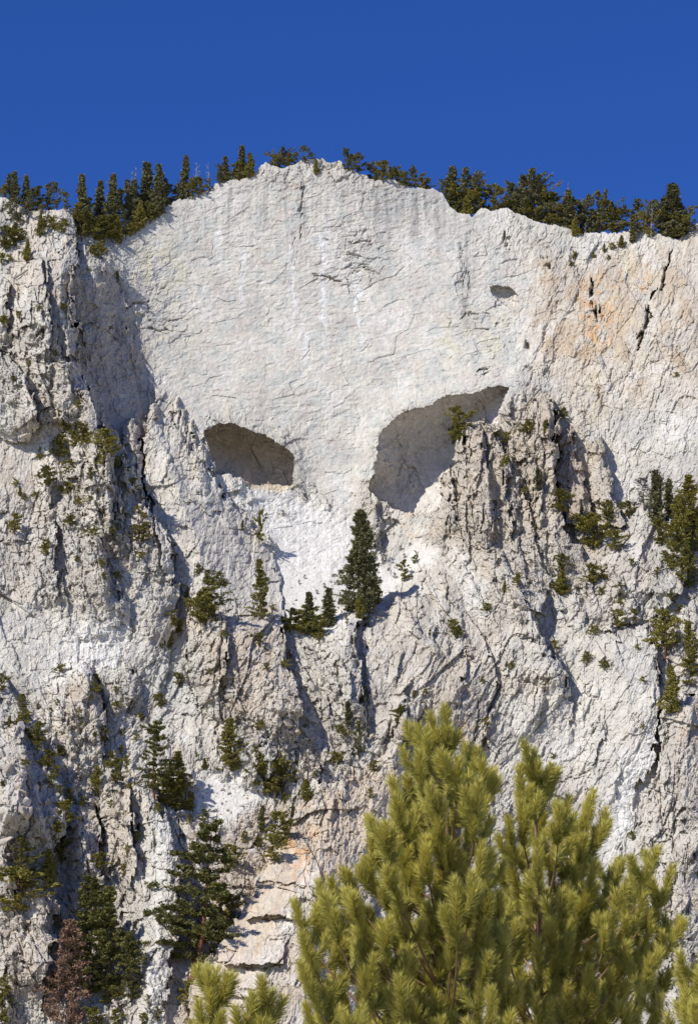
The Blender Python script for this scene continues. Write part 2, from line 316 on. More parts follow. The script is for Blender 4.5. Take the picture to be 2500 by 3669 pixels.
# dark clefts of the lower crags
C([(228,1010),(236,1080),(258,1160),(262,1220)],10,4); C([(330,1120),(318,1180),(345,1240)],9,3.5); C([(385,1200),(398,1260),(392,1330)],9,3)
C([(212,1400),(300,1430)],8,1.2); C([(120,1200),(180,1172),(215,1190)],10,2.5); C([(432,1440),(428,1490),(436,1530)],10,4); C([(505,1400),(498,1480),(490,1550)],8,3)
C([(560,1420),(556,1480)],6,2); C([(792,1430),(812,1530),(832,1620)],10,4); C([(650,1540),(672,1600)],10,3); C([(606,1640),(612,1740)],6,3)
C([(216,1520),(232,1600),(238,1660)],8,3); C([(222,1800),(228,1880),(236,1960)],8,4); C([(300,1790),(306,1880),(310,1950)],8,4); C([(396,1840),(412,1900),(420,1960)],9,4)
C([(128,2080),(122,2140),(108,2200)],10,4); C([(336,1780),(350,1900),(345,2060)],5,2); C([(370,2100),(362,2200),(366,2320)],4,2)
C([(1205,1380),(1224,1440),(1222,1470)],9,3); C([(1270,1490),(1280,1545)],7,3); C([(1100,1560),(1080,1640),(1070,1700)],5,2.2); C([(1140,1540),(1110,1640),(1096,1700)],5,2); C([(1060,1690),(1118,1704)],5,2.2)
C([(1480,1440),(1500,1560),(1498,1640)],9,3); C([(1502,1720),(1520,1640)],6,2.5); C([(1380,1700),(1330,1760),(1240,1790)],4,1.2); C([(700,1840),(690,1930)],5,1.2)
C([(580,2086),(620,2092),(664,2088)],6,2.4,.25); C([(520,2196),(600,2206),(636,2180)],8,3.2,.25); C([(560,2020),(600,2010),(690,2012)],4,1.2,.3); C([(570,2120),(640,2132),(660,2120)],4,1.5,.3)
C([(500,2150),(540,2160)],4,1.6,.3); C([(470,2230),(560,2252),(600,2240)],6,1.8,.3); C([(540,2260),(560,2300)],6,1.6,.3); C([(600,2100),(606,2150)],3,1,.3); C([(632,2094),(640,2150)],3,1,.3)
C([(1500,1760),(1506,1900)],5,2); C([(1540,1700),(1532,1860),(1538,2000)],5,2); C([(1520,1960),(1518,2120)],5,2); C([(1560,1900),(1556,2100)],5,2); C([(1440,1880),(1490,1830)],9,2.5)
wall0 = poly_mask([(330,380),(1000,400),(1110,470),(1210,620),(1200,800),(1160,880),(900,960),(780,1180),(670,1000),(520,950),(345,850),(270,600)], 40)
cut *= sstep(-0.25, 0.3, fbm(qx / 3.2, qy / 3.2, 19, 3, 0.6) + 0.15)
rel = depth - pro * 1.12 + cave_cut - brow + 0.42 * cut * (1 - 0.6 * wall0)

# ---- regions that set how broken the rock is
def M(pts, soft): return poly_mask(pts, soft)
wall = M([(330,380),(1000,400),(1110,470),(1210,620),(1200,800),(1160,880),(1100,900),(900,960),(840,1110),(780,1180),(700,1120),(670,1000),(520,950),(420,980),(345,850),(300,700),(270,600)], 40)
rwall = M([(1110,470),(1700,470),(1700,1060),(1460,1090),(1400,1130),(1350,1000),(1260,900),(1150,900),(1200,700)], 40)
talus = M([(628,1225),(700,1160),(790,1180),(880,1290),(960,1230),(1000,1260),(900,1340),(840,1400),(740,1440),(650,1440),(630,1330)], 16)
apron = M([(560,1110),(680,1110),(740,1150),(800,1130),(830,1240),(790,1310),(640,1310),(620,1230)], 16)
talus2 = M([(440,1780),(470,1745),(545,1760),(600,1800),(560,1850),(460,1880),(440,1850)], 14)
lslope = M([(-40,985),(110,960),(170,1000),(130,1060),(60,1120),(-40,1150)], 20)
slab = M([(690,1940),(700,2000),(640,2110),(560,2330),(420,2330),(440,2230),(520,2120),(560,2060),(590,1980),(640,1900)], 10)
diag = M([(900,1480),(1200,1400),(1500,1480),(1500,1700),(1350,1850),(1500,2330),(700,2330),(820,1900),(880,1700)], 60)
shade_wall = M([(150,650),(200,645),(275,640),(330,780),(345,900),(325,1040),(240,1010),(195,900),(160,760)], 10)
caves = np.clip(np.maximum(np.where(spire_here, -9, sd_big), sd_small) / 10, 0, 1)
smooth = np.clip(talus + talus2 + lslope * 0.8 + caves * 0.6, 0, 1)
rough = np.clip(1 - wall - 0.75 * rwall, 0, 1) * (1 - 0.93 * smooth) * (1 - 0.88 * apron) * (1 - 0.45 * shade_wall) * (1 - 0.95 * slab)

calm = np.zeros(Xg.shape, np.float32)
for pts, k in (([(350,930),(460,1030),(560,1180),(625,1260),(640,1390),(560,1390),(470,1330),(400,1330),(350,1180),(330,1000)], .6), ([(60,1380),(200,1360),(420,1400),(430,1480),(330,1500),(240,1520),(160,1500),(90,1570),(-40,1540),(-40,1420)], .62),
    ([(1290,1430),(1480,1430),(1490,1620),(1380,1700),(1290,1560)], .6), ([(1220,1560),(1340,1500),(1480,1640),(1380,1800),(1300,1800),(1160,1760)], .45), ([(290,1740),(330,1740),(400,1930),(400,2330),(280,2330),(290,1900)], .45), ([(1340,1900),(1480,1650),(1500,1700),(1430,1900),(1390,2000)], .8), ([(420,1540),(500,1600),(500,1740),(380,1680),(370,1600)], .5),
    ([(680,1960),(720,1960),(640,2150),(560,2290),(540,2260),(650,2100)], .6), ([(1020,1230),(1060,1240),(1110,1390),(1080,1410)], .6), ([(640,2200),(900,1760),(900,2330),(600,2330)], .35), ([(900,1170),(1000,1160),(960,1260),(900,1260)], .6)):
    calm = np.maximum(calm, k * poly_mask(pts, 30))
rough = rough * (1 - calm)
# many small pinnacles and fins over the broken ground
fins = np.zeros(Xg.shape, np.float32)
rr = random.Random(5)
for i in range(430):
    x = rr.uniform(-40, 1600); y = rr.uniform(560, 2280); w = 8 + 28 * rr.random() ** 1.5; ln = w * rr.uniform(3, 6.5); h = w * MPP * rr.uniform(.9, 1.7)
    lean = (rr.uniform(-.05, .6) if not (x > 850 and y > 1400) else rr.uniform(-.65, -.2)) * ln
    sh = rr.uniform(.45, .8)
    fins = np.maximum(fins, rib([(y, x - 3, x, x + 4, .3 * h, .6 * h, .4 * h), (y + .35 * ln, x + .35 * lean - w * sh, x + .35 * lean + .2 * w, x + .35 * lean + w * (1.1 - sh), .1 * h, h, .85 * h),
        (y + .7 * ln, x + .7 * lean - 1.2 * w * sh, x + .7 * lean + .2 * w, x + .7 * lean + 1.2 * w * (1.1 - sh), 0, .85 * h, .65 * h), (y + ln, x + lean - w, x + lean, x + lean + w, 0, 0, 0)]))
rel = rel - 0.8 * fins * rough
u = qx + 0.10 * wa; v = qy + 0.10 * wb
det = np.zeros(Xg.shape, np.float32)
# broken crags: upright joint blocks; lower right: leaning columns
not_diag = rough * (1 - diag); dg = rough * diag
LEV = ((13.0, .24, 9, .85, 1.2), (6.0, .36, 1, .8, 1.25), (2.6, .68, 2, .75, 1.3), (1.25, .95, 3, .68, 1.35), (.66, 1.15, 4, .62, 1.4), (.40, 1.1, 5, .62, 1.4))
dir_c = facet((qx + 1.5 * wa) / 11, (qy + 1.5 * wb) / 14, 601, 0, 0, True)[2]
tint_a = np.zeros(Xg.shape, np.float32); tint_b = tint_a; tint_c = tint_a.copy()
for lo, hi, ang in ((-1, .22, -34), (.22, .5, -14), (.5, .74, 10), (.74, 2, 30)):
    w_ = not_diag * ((dir_c > lo) & (dir_c <= hi)); sel = w_ > 0.01
    uu, vv, ww = u[sel], v[sel], w_[sel]; acc = np.zeros(uu.shape, np.float32)
    for (sz, amp, seed, ax_, ay_) in LEV:
        a, e, r = facet(*rot(uu, vv, ang + (seed % 3 - 1) * 7, sz * ax_, sz * ay_), seed, 0.75, 0.5, True)
        acc += ww * a * sz * amp * 0.41
        if sz == 2.6: tint_a[sel] = r
        if sz == 1.25: tint_c[sel] = r
    det[sel] += acc
tint_b = tint_a.copy(); sel = dg > 0.01; uu, vv, ww = u[sel], v[sel], dg[sel]; acc = np.zeros(uu.shape, np.float32)
for (sz, amp, seed, ax_, ay_) in LEV:
    a, e, r = facet(*rot(uu, vv, 28 + (seed % 3 - 1) * 6, sz * 0.55, sz * 1.55), seed + 20, 0.8, 0.45, True)
    acc += ww * a * sz * amp * 0.37
    if sz == 2.6: tint_b[sel] = r
det[sel] += acc
det += rough * (-0.35) * (fbm(qx / 9, qy / 22, 61, 4, 0.55, True) - 0.5)
# white face: shallow spalls, ledges and flutes
rugged = np.clip(poly_mask([(740,500),(800,490),(870,540),(860,640),(800,660),(720,640),(760,580)], 25) + poly_mask([(280,540),(360,560),(440,760),(400,800),(300,740)], 30) + .8 * poly_mask([(600,380),(900,410),(1010,450),(880,460),(700,440),(560,430)], 20) + .8 * poly_mask([(1050,520),(1200,560),(1190,820),(1080,860),(1020,700)], 30), 0, 1)
wf = np.clip(wall + 0.9 * rwall + 0.35 * shade_wall, 0, 1) * (1 - caves)
for (s, amp, seed) in ((9.0, .03, 31), (3.4, .2, 32), (1.4, .34, 33), (.6, .42, 34), (.34, .40, 35)):
    a, e, r = facet(*rot(u, v, -14, s * 1.25, s * 0.8), seed, 0.62, 0.22)
    det += wall * (1 - caves) * a * s * amp * (0.32 + 0.5 * rugged)
    a, e, r2 = facet(*rot(u, v, 20 + 9 * (seed % 3 - 1), s * 0.75, s * 1.35), seed + 7, 0.75, 0.35, True)
    det += np.maximum(rwall, 0.6 * shade_wall) * (1 - caves) * a * s * amp * 0.62
    if s == 3.4: tint_w = r
det += wf * -0.1 * (fbm(qx / 2.2, qy / 16, 71, 3, 0.5, True) - 0.4) * sstep(700, 420, Yg)
det += wf * -0.08 * (fbm(u / 2.6 + 0.3 * v, v / 1.1, 73, 4, 0.6, True) - 0.4)
det += rwall * -0.22 * (fbm((qx + 0.42 * qy) / 4.0, qy / 26, 75, 4, 0.55, True) - 0.4)
# apron of pale weathered rock under the caves, scree, ledge slopes
a, e, r = facet(*rot(u, v, -8, 2.6, 1.5), 41, 0.5, 0.3); det += apron * (a * 0.35 + 0.22 * fbm(qx / 2, qy / 1.3, 43, 4, 0.55, True))
a, e, r = facet(*rot(u, v, -10, 2.2, 1.4), 57, 0.5, 0.25); b_, e, r = facet(*rot(u, v, 15, 1.0, .7), 58, 0.55, 0.25); c_, e, r = facet(*rot(u, v, 0, .5, .4), 59, 0.6, 0.3)
det += calm * (1 - smooth) * (a * 0.45 + b_ * 0.3 + c_ * .2)
det += smooth * (0.25 * fbm(qx / 6, qy / 6, 45, 3) + 0.05 * fbm(qx / .5, qy / .5, 47, 3, 0.7))
# tan slabs: a few big flat-faced joint blocks
a, e, r = facet(*rot(u, v, 10, 7.5, 3.6), 51, 0.3, 0.14, False, True); det += slab * a * 2.2
a, e2, r2 = facet(*rot(u, v, 14, 1.9, 1.3), 52, 0.35, 0.2); det += slab * (a * 0.12)
det -= slab * -0.12 * np.clip(1 - e / 0.05, 0, 1)
a, e, r = facet(*rot(u, v, -20, 3.0, 4.2), 53, 0.5, 0.2); det += caves * (a * 0.35 + 0.5 * fbm(qx / 5, qy / 5, 55, 4, 0.55))
# grain everywhere
det += (0.04 + 0.03 * rough) * fbm(qx / .7, qy / .9, 81, 3, 0.75)
# keep the skyline itself quiet
det *= sstep(0, 14, Yo) * 0.75 + 0.25
rel = rel + det

# ------------------------------------------------------------------ colours of the rock, with some shade painted in
def lerp(c, col, m):
    m = np.clip(m, 0, 1)[..., None]; return c * (1 - m) + np.array(col, np.float32) * m
col = np.ones(Xg.shape + (3,), np.float32) * np.array((.595, .568, .500), np.float32)
n1 = fbm(qx / 7, qy / 7, 201, 4, 0.55); n2 = fbm(qx / 1.5, qy / 1.5, 203, 4, 0.6); n3 = fbm(qx / 3, qy / 3, 205, 4, 0.6)
col = lerp(col, (.45, .435, .41), 0.7 * sstep(0.0, 0.55, n1 + .3 * n2))
col = lerp(col, (.66, .635, .60), 0.6 * sstep(0.05, 0.5, -n1))
col = lerp(col, (.52, .475, .425), 0.6 * wall * sstep(0.05, 0.45, n3 + .3 * n2))
col = lerp(col, (.48, .495, .46), 0.7 * wall * sstep(0.1, 0.5, -n3 + 0.2 * n1))
# tan and lichened crags
tanm = np.zeros(Xg.shape, np.float32)
for pts, k in (([(430,1390),(640,1390),(690,1560),(650,1650),(520,1640),(440,1540)], .75), ([(1210,900),(1290,940),(1320,1100),(1200,1120),(1160,980)], .8), ([(1000,1090),(1060,960),(1140,960),(1200,1250),(1050,1240)], .45),
    ([(100,1510),(230,1530),(250,1660),(110,1660)], .7), ([(150,1780),(310,1780),(310,2010),(150,2040)], .6), ([(0,1980),(130,1990),(120,2230),(0,2280)], .65), ([(430,1850),(700,1800),(880,1780),(800,2330),(400,2330)], .75),
    ([(880,1440),(1130,1440),(1080,1720),(880,1720)], .5), ([(1190,570),(1330,600),(1480,560),(1460,900),(1300,950),(1220,800)], .55), ([(1480,540),(1584,520),(1600,900),(1480,900)], .45), ([(90,820),(170,820),(170,1000),(80,960)], .55), ([(160,980),(300,1000),(340,1240),(150,1180)], .45),
    ([(-60,1000),(120,1050),(200,1200),(60,1330),(-60,1300)], .3), ([(1500,1580),(1620,1580),(1620,2300),(1480,2200)], .35), ([(1160,1130),(1330,1160),(1450,1300),(1350,1380),(1180,1340)], .4), ([(0,1560),(140,1850),(130,1930),(0,1960)], .25)):
    tanm = np.maximum(tanm, k * poly_mask(pts, 45))
blockt = np.where(diag > 0.5, tint_b, tint_a)
tan_amt = tanm * (0.6 + 1.0 * sstep(0.25, 0.8, blockt)) * (0.75 + 0.5 * n3)
col = lerp(col, (.46, .345, .225), tan_amt * 1.3)
col = lerp(col, (.40, .37, .29), 0.55 * tanm * sstep(0.55, 0.95, tint_c) * sstep(-.1, .4, n2))
rest = rough * (1 - tanm)
col = lerp(col, (.63, .61, .55), 0.4 * calm)
col = lerp(col, (.475, .455, .415), 0.55 * rough)
col = lerp(col, (.42, .365, .295), 0.8 * spire_here * sstep(1380, 1200, Yg) * (.7 + .6 * n3))
col = lerp(col, (.36, .31, .26), 0.75 * shade_wall * (0.75 + .5 * n3))  # brown gully rock, its shadow area also painted darker
col = lerp(col, (.50, .435, .35), 0.5 * rest * sstep(-.1, .45, fbm(qx / 10, qy / 10, 209, 3) + .5 * n3))
col = lerp(col, (.40, .375, .335), 0.8 * rest * sstep(0.35, 0.85, blockt))
col = lerp(col, (.60, .525, .425), 0.85 * slab * (0.7 + 0.5 * n3))
col = lerp(col, (.55, .46, .35), 0.6 * poly_mask([(690,1850),(760,1770),(880,1720),(910,1800),(780,1950),(690,1960)], 20) * (0.6 + 0.8 * tint_b))
# iron stains
for pts, k in (([(1330,640),(1400,610),(1400,740),(1370,810),(1330,800),(1320,720)], 1.3), ([(1440,600),(1480,590),(1470,680),(1450,690)], 1.1), ([(640,1900),(720,1890),(760,2000),(660,2000)], 1.25), ([(660,1830),(700,1830),(700,1870),(660,1870)], .5),
    ([(1055,700),(1060,690),(1066,750),(1052,750)], .8), ([(926,1168),(946,1166),(946,1216),(926,1216)], .95), ([(640,424),(680,420),(680,440),(640,440)], .6), ([(840,440),(895,438),(895,462),(850,462)], .6), ([(940,440),(1000,440),(990,456),(940,456)], .5), ([(1560,1620),(1600,1620),(1600,1670),(1560,1670)], .8), ([(1035,1640),(1100,1640),(1100,1720),(1030,1720)], .5), ([(600,1450),(640,1450),(640,1540),(590,1540)], .45), ([(140,2040),(180,2040),(170,2130),(140,2130)], .5), ([(1180,690),(1206,690),(1206,706),(1180,706)], .6)):
    m = poly_mask(pts, 24) * k * 0.8 * sstep(-0.2, 0.55, n2 + 0.5 * n3 + 0.7 * fbm((qx + .4 * qy) / 0.8, qy / 7, 231, 3, .6))
    col = lerp(col, (.52, .33, .18), m)
# pale yellow and grey-green washes
col = lerp(col, (.60, .57, .42), 0.6 * np.maximum(poly_mask([(270,560),(330,520),(420,560),(440,800),(380,760),(350,640),(290,640)], 30), poly_mask([(1000,730),(1170,720),(1180,800),(960,830)], 25)) * sstep(-.2, .4, n3))
col = lerp(col, (.60, .57, .44), 0.5 * poly_mask([(1400,560),(1530,560),(1420,900),(1340,1000),(1330,900)], 40) * sstep(-.1, .5, n3))
col = lerp(col, (.44, .45, .42), 0.6 * poly_mask([(420,1440),(440,1590),(300,1580),(330,1500)], 30))
# bright chalky runs
for pts in ([(1030,1240),(1050,1250),(1100,1390),(1080,1400)], [(1480,1640),(1500,1660),(1430,1900),(1370,1900),(1400,1740)], [(690,1960),(720,1960),(640,2150),(570,2270),(550,2260),(650,2100)], [(350,1860),(372,1860),(376,2330),(350,2330)], [(120,1560),(150,1520),(130,1640),(100,1640)], [(190,1420),(300,1400),(280,1500),(200,1540),(80,1560),(100,1500)], [(560,1110),(690,1120),(780,1190),(780,1310),(640,1300),(610,1200)], [(480,1080),(550,1090),(640,1200),(620,1230)], [(1400,1080),(1440,1090),(1420,1130),(1395,1130)], [(820,2200),(870,2160),(840,2330),(780,2330)]):
    col = lerp(col, (.72, .71, .67), 0.8 * poly_mask(pts, 22) * (.8 + .4 * n2))
col = lerp(col, (.66, .645, .61), 0.75 * np.clip(talus + talus2, 0, 1))
col = lerp(col, (.40, .33, .27), 0.6 * poly_mask([(1256,990),(1290,960),(1335,1060),(1350,1195),(1290,1180),(1262,1130)], 8))  # tan-brown right face of the spire, its shade deepened in the colour
col = lerp(col, (.47, .45, .41), 0.6 * rugged * sstep(-.2, .4, n2))
# water streaks under the rim
st = fbm(qx / 1.1, qy / 30, 221, 3, 0.6)
strk = 0
for x, y0, y1, w, k in ((850,440,520,12,.7),(880,440,560,10,.6),(945,440,520,14,.8),(965,445,560,8,.6),(1052,540,790,9,.9),(605,440,520,10,.5),(690,420,560,8,.5),(1000,500,640,10,.3),(780,430,500,10,.5),(1012,470,600,8,.5),(990,450,540,6,.6),(905,440,520,7,.6),(640,410,500,8,.5),(560,420,520,9,.5),(520,430,520,8,.45),(740,400,480,8,.5),(820,410,470,7,.5),(1140,560,640,10,.5),(430,480,560,8,.4)):
    strk = strk + k * np.exp(-((Xw - x) / w) ** 2) * sstep(y0 - 25, y0 + 10, Yg) * (1 - sstep(y0 + (y1 - y0) * .4, y1 + 40, Yg))
col = lerp(col, (.45, .435, .40), 0.55 * wall * sstep(90, 10, Yo) * sstep(-.3, .4, n2 + n3))
col = lerp(col, (.24, .24, .235), 1.0 * np.clip(strk, 0, 1) * sstep(-.5, .3, st))
wst = 0
for x, y0, y1, w in ((735,500,800,6),(662,560,760,7),(552,560,700,6),(815,640,800,5),(690,740,840,8),(500,520,600,8)):
    wst = wst + np.exp(-((Xw - x) / w) ** 2) * sstep(y0 - 30, y0 + 20, Yg) * (1 - sstep(y1 - 60, y1 + 40, Yg))
col = lerp(col, (.72, .72, .71), 0.7 * np.clip(wst, 0, 1))
# the small cave is earthy brown inside, the big one grey
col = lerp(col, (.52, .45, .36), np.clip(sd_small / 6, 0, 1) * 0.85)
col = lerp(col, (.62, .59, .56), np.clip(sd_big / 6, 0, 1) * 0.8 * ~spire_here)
col *= (1 + 0.10 * n2[..., None]); col *= np.array((1.0, .985, .945), np.float32)
col = np.clip(col, 0.05, 0.8)

# ------------------------------------------------------------------ image pixels -> world, along camera rays
def ray(X, Y):
    uu = (np.asarray(X, np.float64) - 792) * KPX; vv = (1162 - np.asarray(Y, np.float64)) * KPX
    return uu, math.cos(PITCH) - vv * math.sin(PITCH), math.sin(PITCH) + vv * math.cos(PITCH)
def world_pt(X, Y, d):
    a, b, c = ray(X, Y); t = d / b
    return np.stack([CAM[0] + a * t, CAM[1] + d, CAM[2] + c * t], axis=-1)
P3 = world_pt(Xg, Yg, rel)
def at(X, Y, lift=0.0):
    """ground point of the mountainside for an image pixel"""
    c = int(np.clip(np.searchsorted(Xc, X), 0, len(Xc) - 1))
    r = int(np.clip(np.searchsorted(Yr, Y - skyl[c]), 0, len(Yr) - 1))
    p = P3[r, c].copy(); p[2] += lift
    return p

# ------------------------------------------------------------------ materials
def new_mat(name):
    m = bpy.data.materials.new(name); m.use_nodes = True
    nt = m.node_tree; b = nt.nodes['Principled BSDF']
    b.inputs['Roughness'].default_value = 0.92
    b.inputs['Specular IOR Level'].default_value = 0.12
    return m, nt, b
def rock_material(name, attr=True, base=(.55, .52, .48)):
    m, nt, b = new_mat(name); N = nt.nodes; L = nt.links
    tc = N.new('ShaderNodeTexCoord')
    if attr:
        src = N.new('ShaderNodeAttribute'); src.attribute_name = 'tone'; out = src.outputs['Color']
    else:
        oi = N.new('ShaderNodeObjectInfo'); rp = N.new('ShaderNodeValToRGB'); L.new(oi.outputs['Random'], rp.inputs[0])
        rp.color_ramp.elements[0].color = (*[c * 0.85 for c in base], 1); rp.color_ramp.elements[1].color = (.50, .46, .42, 1)
        e = rp.color_ramp.elements.new(0.5); e.color = (.46, .38, .29, 1); out = rp.outputs['Color']
    n1 = N.new('ShaderNodeTexNoise'); n1.inputs['Scale'].default_value = 1.6; n1.inputs['Detail'].default_value = 6; n1.inputs['Roughness'].default_value = 0.65
    geo = N.new('ShaderNodeNewGeometry'); L.new(geo.outputs['Position'], n1.inputs['Vector'])
    mr = N.new('ShaderNodeMapRange'); mr.inputs[1].default_value = 0.3; mr.inputs[2].default_value = 0.7; mr.inputs[3].default_value = 0.82; mr.inputs[4].default_value = 1.14
    L.new(n1.outputs['Fac'], mr.inputs[0])
    mx = N.new('ShaderNodeVectorMath'); mx.operation = 'SCALE'; L.new(out, mx.inputs[0]); L.new(mr.outputs[0], mx.inputs['Scale'])
    L.new(mx.outputs[0], b.inputs['Base Color'])
    n2 = N.new('ShaderNodeTexNoise'); n2.inputs['Scale'].default_value = 2.6; n2.inputs['Detail'].default_value = 5; n2.inputs['Roughness'].default_value = 0.7
    L.new(geo.outputs['Position'], n2.inputs['Vector'])
    bp = N.new('ShaderNodeBump'); bp.inputs['Strength'].default_value = 0.35; bp.inputs['Distance'].default_value = 0.25
    L.new(n2.outputs['Fac'], bp.inputs['Height']); L.new(bp.outputs[0], b.inputs['Normal'])
    return m
ROCK = rock_material('chalky_rock'); BOULDER = rock_material('boulder_rock', False, (.42, .38, .33))

def mesh_np(name, verts, faces, mat, parent=None, loops_per=None, smooth=False):
    """faces: (n,3) or (n,4) int array"""
    me = bpy.data.meshes.new(name)
    verts = np.ascontiguousarray(verts, np.float32); faces = np.ascontiguousarray(faces, np.int32)
    k = faces.shape[1]
    me.vertices.add(len(verts)); me.vertices.foreach_set('co', verts.ravel())
    me.loops.add(faces.size); me.loops.foreach_set('vertex_index', faces.ravel())
    me.polygons.add(len(faces)); me.polygons.foreach_set('loop_start', np.arange(0, faces.size, k, dtype=np.int32))
    me.polygons.foreach_set('use_smooth', np.full(len(faces), smooth))
    me.materials.append(mat)
    me.update(calc_edges=True)
    o = bpy.data.objects.new(name, me); COL.objects.link(o)
    if parent: o.parent = parent
    return o
def tag(o, label=None, cat=None, group=None, kind=None):
    if label: o['label'] = label
    if cat: o['category'] = cat
    if group: o['group'] = group
    if kind: o['kind'] = kind
    return o

# ------------------------------------------------------------------ the mountainside, split into its landforms
nr, nc = Xg.shape
# rows that carry the crest back into a plateau (unseen from below, carries the rim trees)
back = [(1.5, .1), (4, .2), (9, 0.0), (20, -1.0), (45, -4), (110, -14), (300, -50), (900, -180)]
Pb = []
for dd, dz in back[::-1]:
    q = P3[0].copy(); q[:, 1] += dd; q[:, 2] += dz + 0.4 * fbm(Xc / 40, Xc * 0 + dd, 95, 3); q[:, 0] *= 1 + dd / 560; Pb.append(q)
PA = np.concatenate([np.array(Pb), P3], 0)
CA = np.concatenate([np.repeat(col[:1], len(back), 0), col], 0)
off = len(back)
idx = np.arange(PA.shape[0] * nc).reshape(PA.shape[0], nc)
quads = np.stack([idx[1:, :-1], idx[1:, 1:], idx[:-1, 1:], idx[:-1, :-1]], -1)
reg = np.zeros((PA.shape[0] - 1, nc - 1), np.int8)          # 0 crags
def pad(m): return np.concatenate([np.repeat(m[:1], off, 0), m], 0)[:-1, :-1]
def setreg(m, k): reg[pad(m) > 0.5] = k
M1 = lambda pts: poly_mask(pts, 3)
setreg(M1([(-60,-400),(175,300),(175,560),(280,640),(345,880),(330,1000),(250,1000),(205,985),(-400,985),(-400,300)]), 1)          # left ridge
setreg(M1([(175,300),(1110,300),(1110,470),(1215,620),(1205,800),(1160,880),(1150,900),(1020,1160),(870,1170),(800,1180),(700,1120),(670,1120),(480,1090),(460,1010),(345,912),(345,880),(280,640),(175,560)]), 2)
setreg(M1([(1110,300),(2000,300),(2000,1090),(1460,1090),(1400,1140),(1352,1180),(1345,1050),(1290,950),(1240,900),(1150,900),(1160,880),(1205,800),(1215,620),(1110,470)]), 3)
setreg(M1([(1050,960),(1118,955),(1216,905),(1260,900),(1295,960),(1345,1150),(1345,1195),(1250,1330),(1000,1330),(940,1260),(995,1150)]), 4)
setreg((talus > 0.5) * 1.0, 5); setreg(((apron > 0.5) & (talus < 0.5)) * 1.0, 6); setreg((talus2 > .5) * 1.0, 7)
setreg(((sd_big > 0) & ~spire_here) * 1.0, 8); setreg((sd_small > 0) * 1.0, 9)
setreg(M1([(690,1900),(880,1780),(880,2400),(400,2400),(440,2230),(520,2120),(560,2060),(590,1980),(640,1900)]), 10)
setreg(M1([(-400,1490),(0,1530),(60,1600),(140,1780),(150,1880),(120,1960),(130,2060),(110,2260),(60,2340),(-400,2400)]), 11)
names = {0: ('crag', 'broken pale crags with leaning joint blocks across the lower mountainside'), 1: ('ridge', 'pale ridge on the left with a dark shaded gully wall'), 2: ('cliff', 'tall white rock face with dark streaks under the summit'),
    3: ('cliff', 'slanting cream and orange stained rock wall right of the white face'), 4: ('rock_spire', 'jagged tan twin spires standing in front of the large cave'), 5: ('scree', 'pale scree in the hollow below the two caves'),
    6: ('rock_apron', 'bright chalky apron of weathered rock under the small cave'), 7: ('scree', 'small grey scree fan among pines lower left of centre'), 8: ('cave', 'large shaded cave hollow behind the spires'), 9: ('cave', 'smaller brown cave hollow in the white face'),
    10: ('rock_slab', 'large tan jointed slabs beside the foreground pine'), 11: ('rock_pile', 'dark heaped boulders along the lower left edge')}
land = {}
for k, (nm, lb) in names.items():
    f = quads[reg == k]
    used = np.unique(f); remap = np.zeros(idx.size, np.int32); remap[used] = np.arange(len(used))
    o = mesh_np(nm, PA.reshape(-1, 3)[used], remap[f], ROCK)
    at_ = o.data.color_attributes.new('tone', 'FLOAT_COLOR', 'POINT')
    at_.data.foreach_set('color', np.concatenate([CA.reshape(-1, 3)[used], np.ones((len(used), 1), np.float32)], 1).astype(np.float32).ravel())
    tag(o, lb, None, None, 'structure'); land[k] = o
for k in (8, 9):
    land[k].parent = land[2]

# valley floor from the camera to the foot of the crags
gx = np.linspace(-1, 1, 121); gx = np.sign(gx) * np.abs(gx) ** 2.5 * 3000
gy = np.concatenate([np.linspace(-3000, -60, 12), np.linspace(-40, 60, 60), np.linspace(70, 480, 80)])
GX, GY = np.meshgrid(gx, gy)
def ground_z(x, y):
    x = np.asarray(x, float); y = np.asarray(y, float)
    return np.where(y > 40, (y - 40) * 0.112, 0) + 0.12 * fbm(x / 4, y / 4, 301, 3) * sstep(0, 1, np.abs(y) / 5 + .2)
GZ = ground_z(GX, GY)
gi = np.arange(GX.size).reshape(GX.shape)
gm, nt, b = new_mat('valley_soil')
nz = nt.nodes.new('ShaderNodeTexNoise'); nz.inputs['Scale'].default_value = 0.6; nz.inputs['Detail'].default_value = 8
rp = nt.nodes.new('ShaderNodeValToRGB'); rp.color_ramp.elements[0].color = (.34, .31, .24, 1); rp.color_ramp.elements[1].color = (.56, .53, .47, 1)
tc = nt.nodes.new('ShaderNodeNewGeometry'); nt.links.new(tc.outputs['Position'], nz.inputs['Vector']); nt.links.new(nz.outputs['Fac'], rp.inputs[0]); nt.links.new(rp.outputs[0], b.inputs['Base Color'])
g = mesh_np('ground', np.stack([GX, GY, GZ], -1).reshape(-1, 3), np.stack([gi[:-1, :-1], gi[:-1, 1:], gi[1:, 1:], gi[1:, :-1]], -1).reshape(-1, 4), gm, smooth=True)
tag(g, 'dry valley floor rising to the foot of the crags', None, None, 'structure')
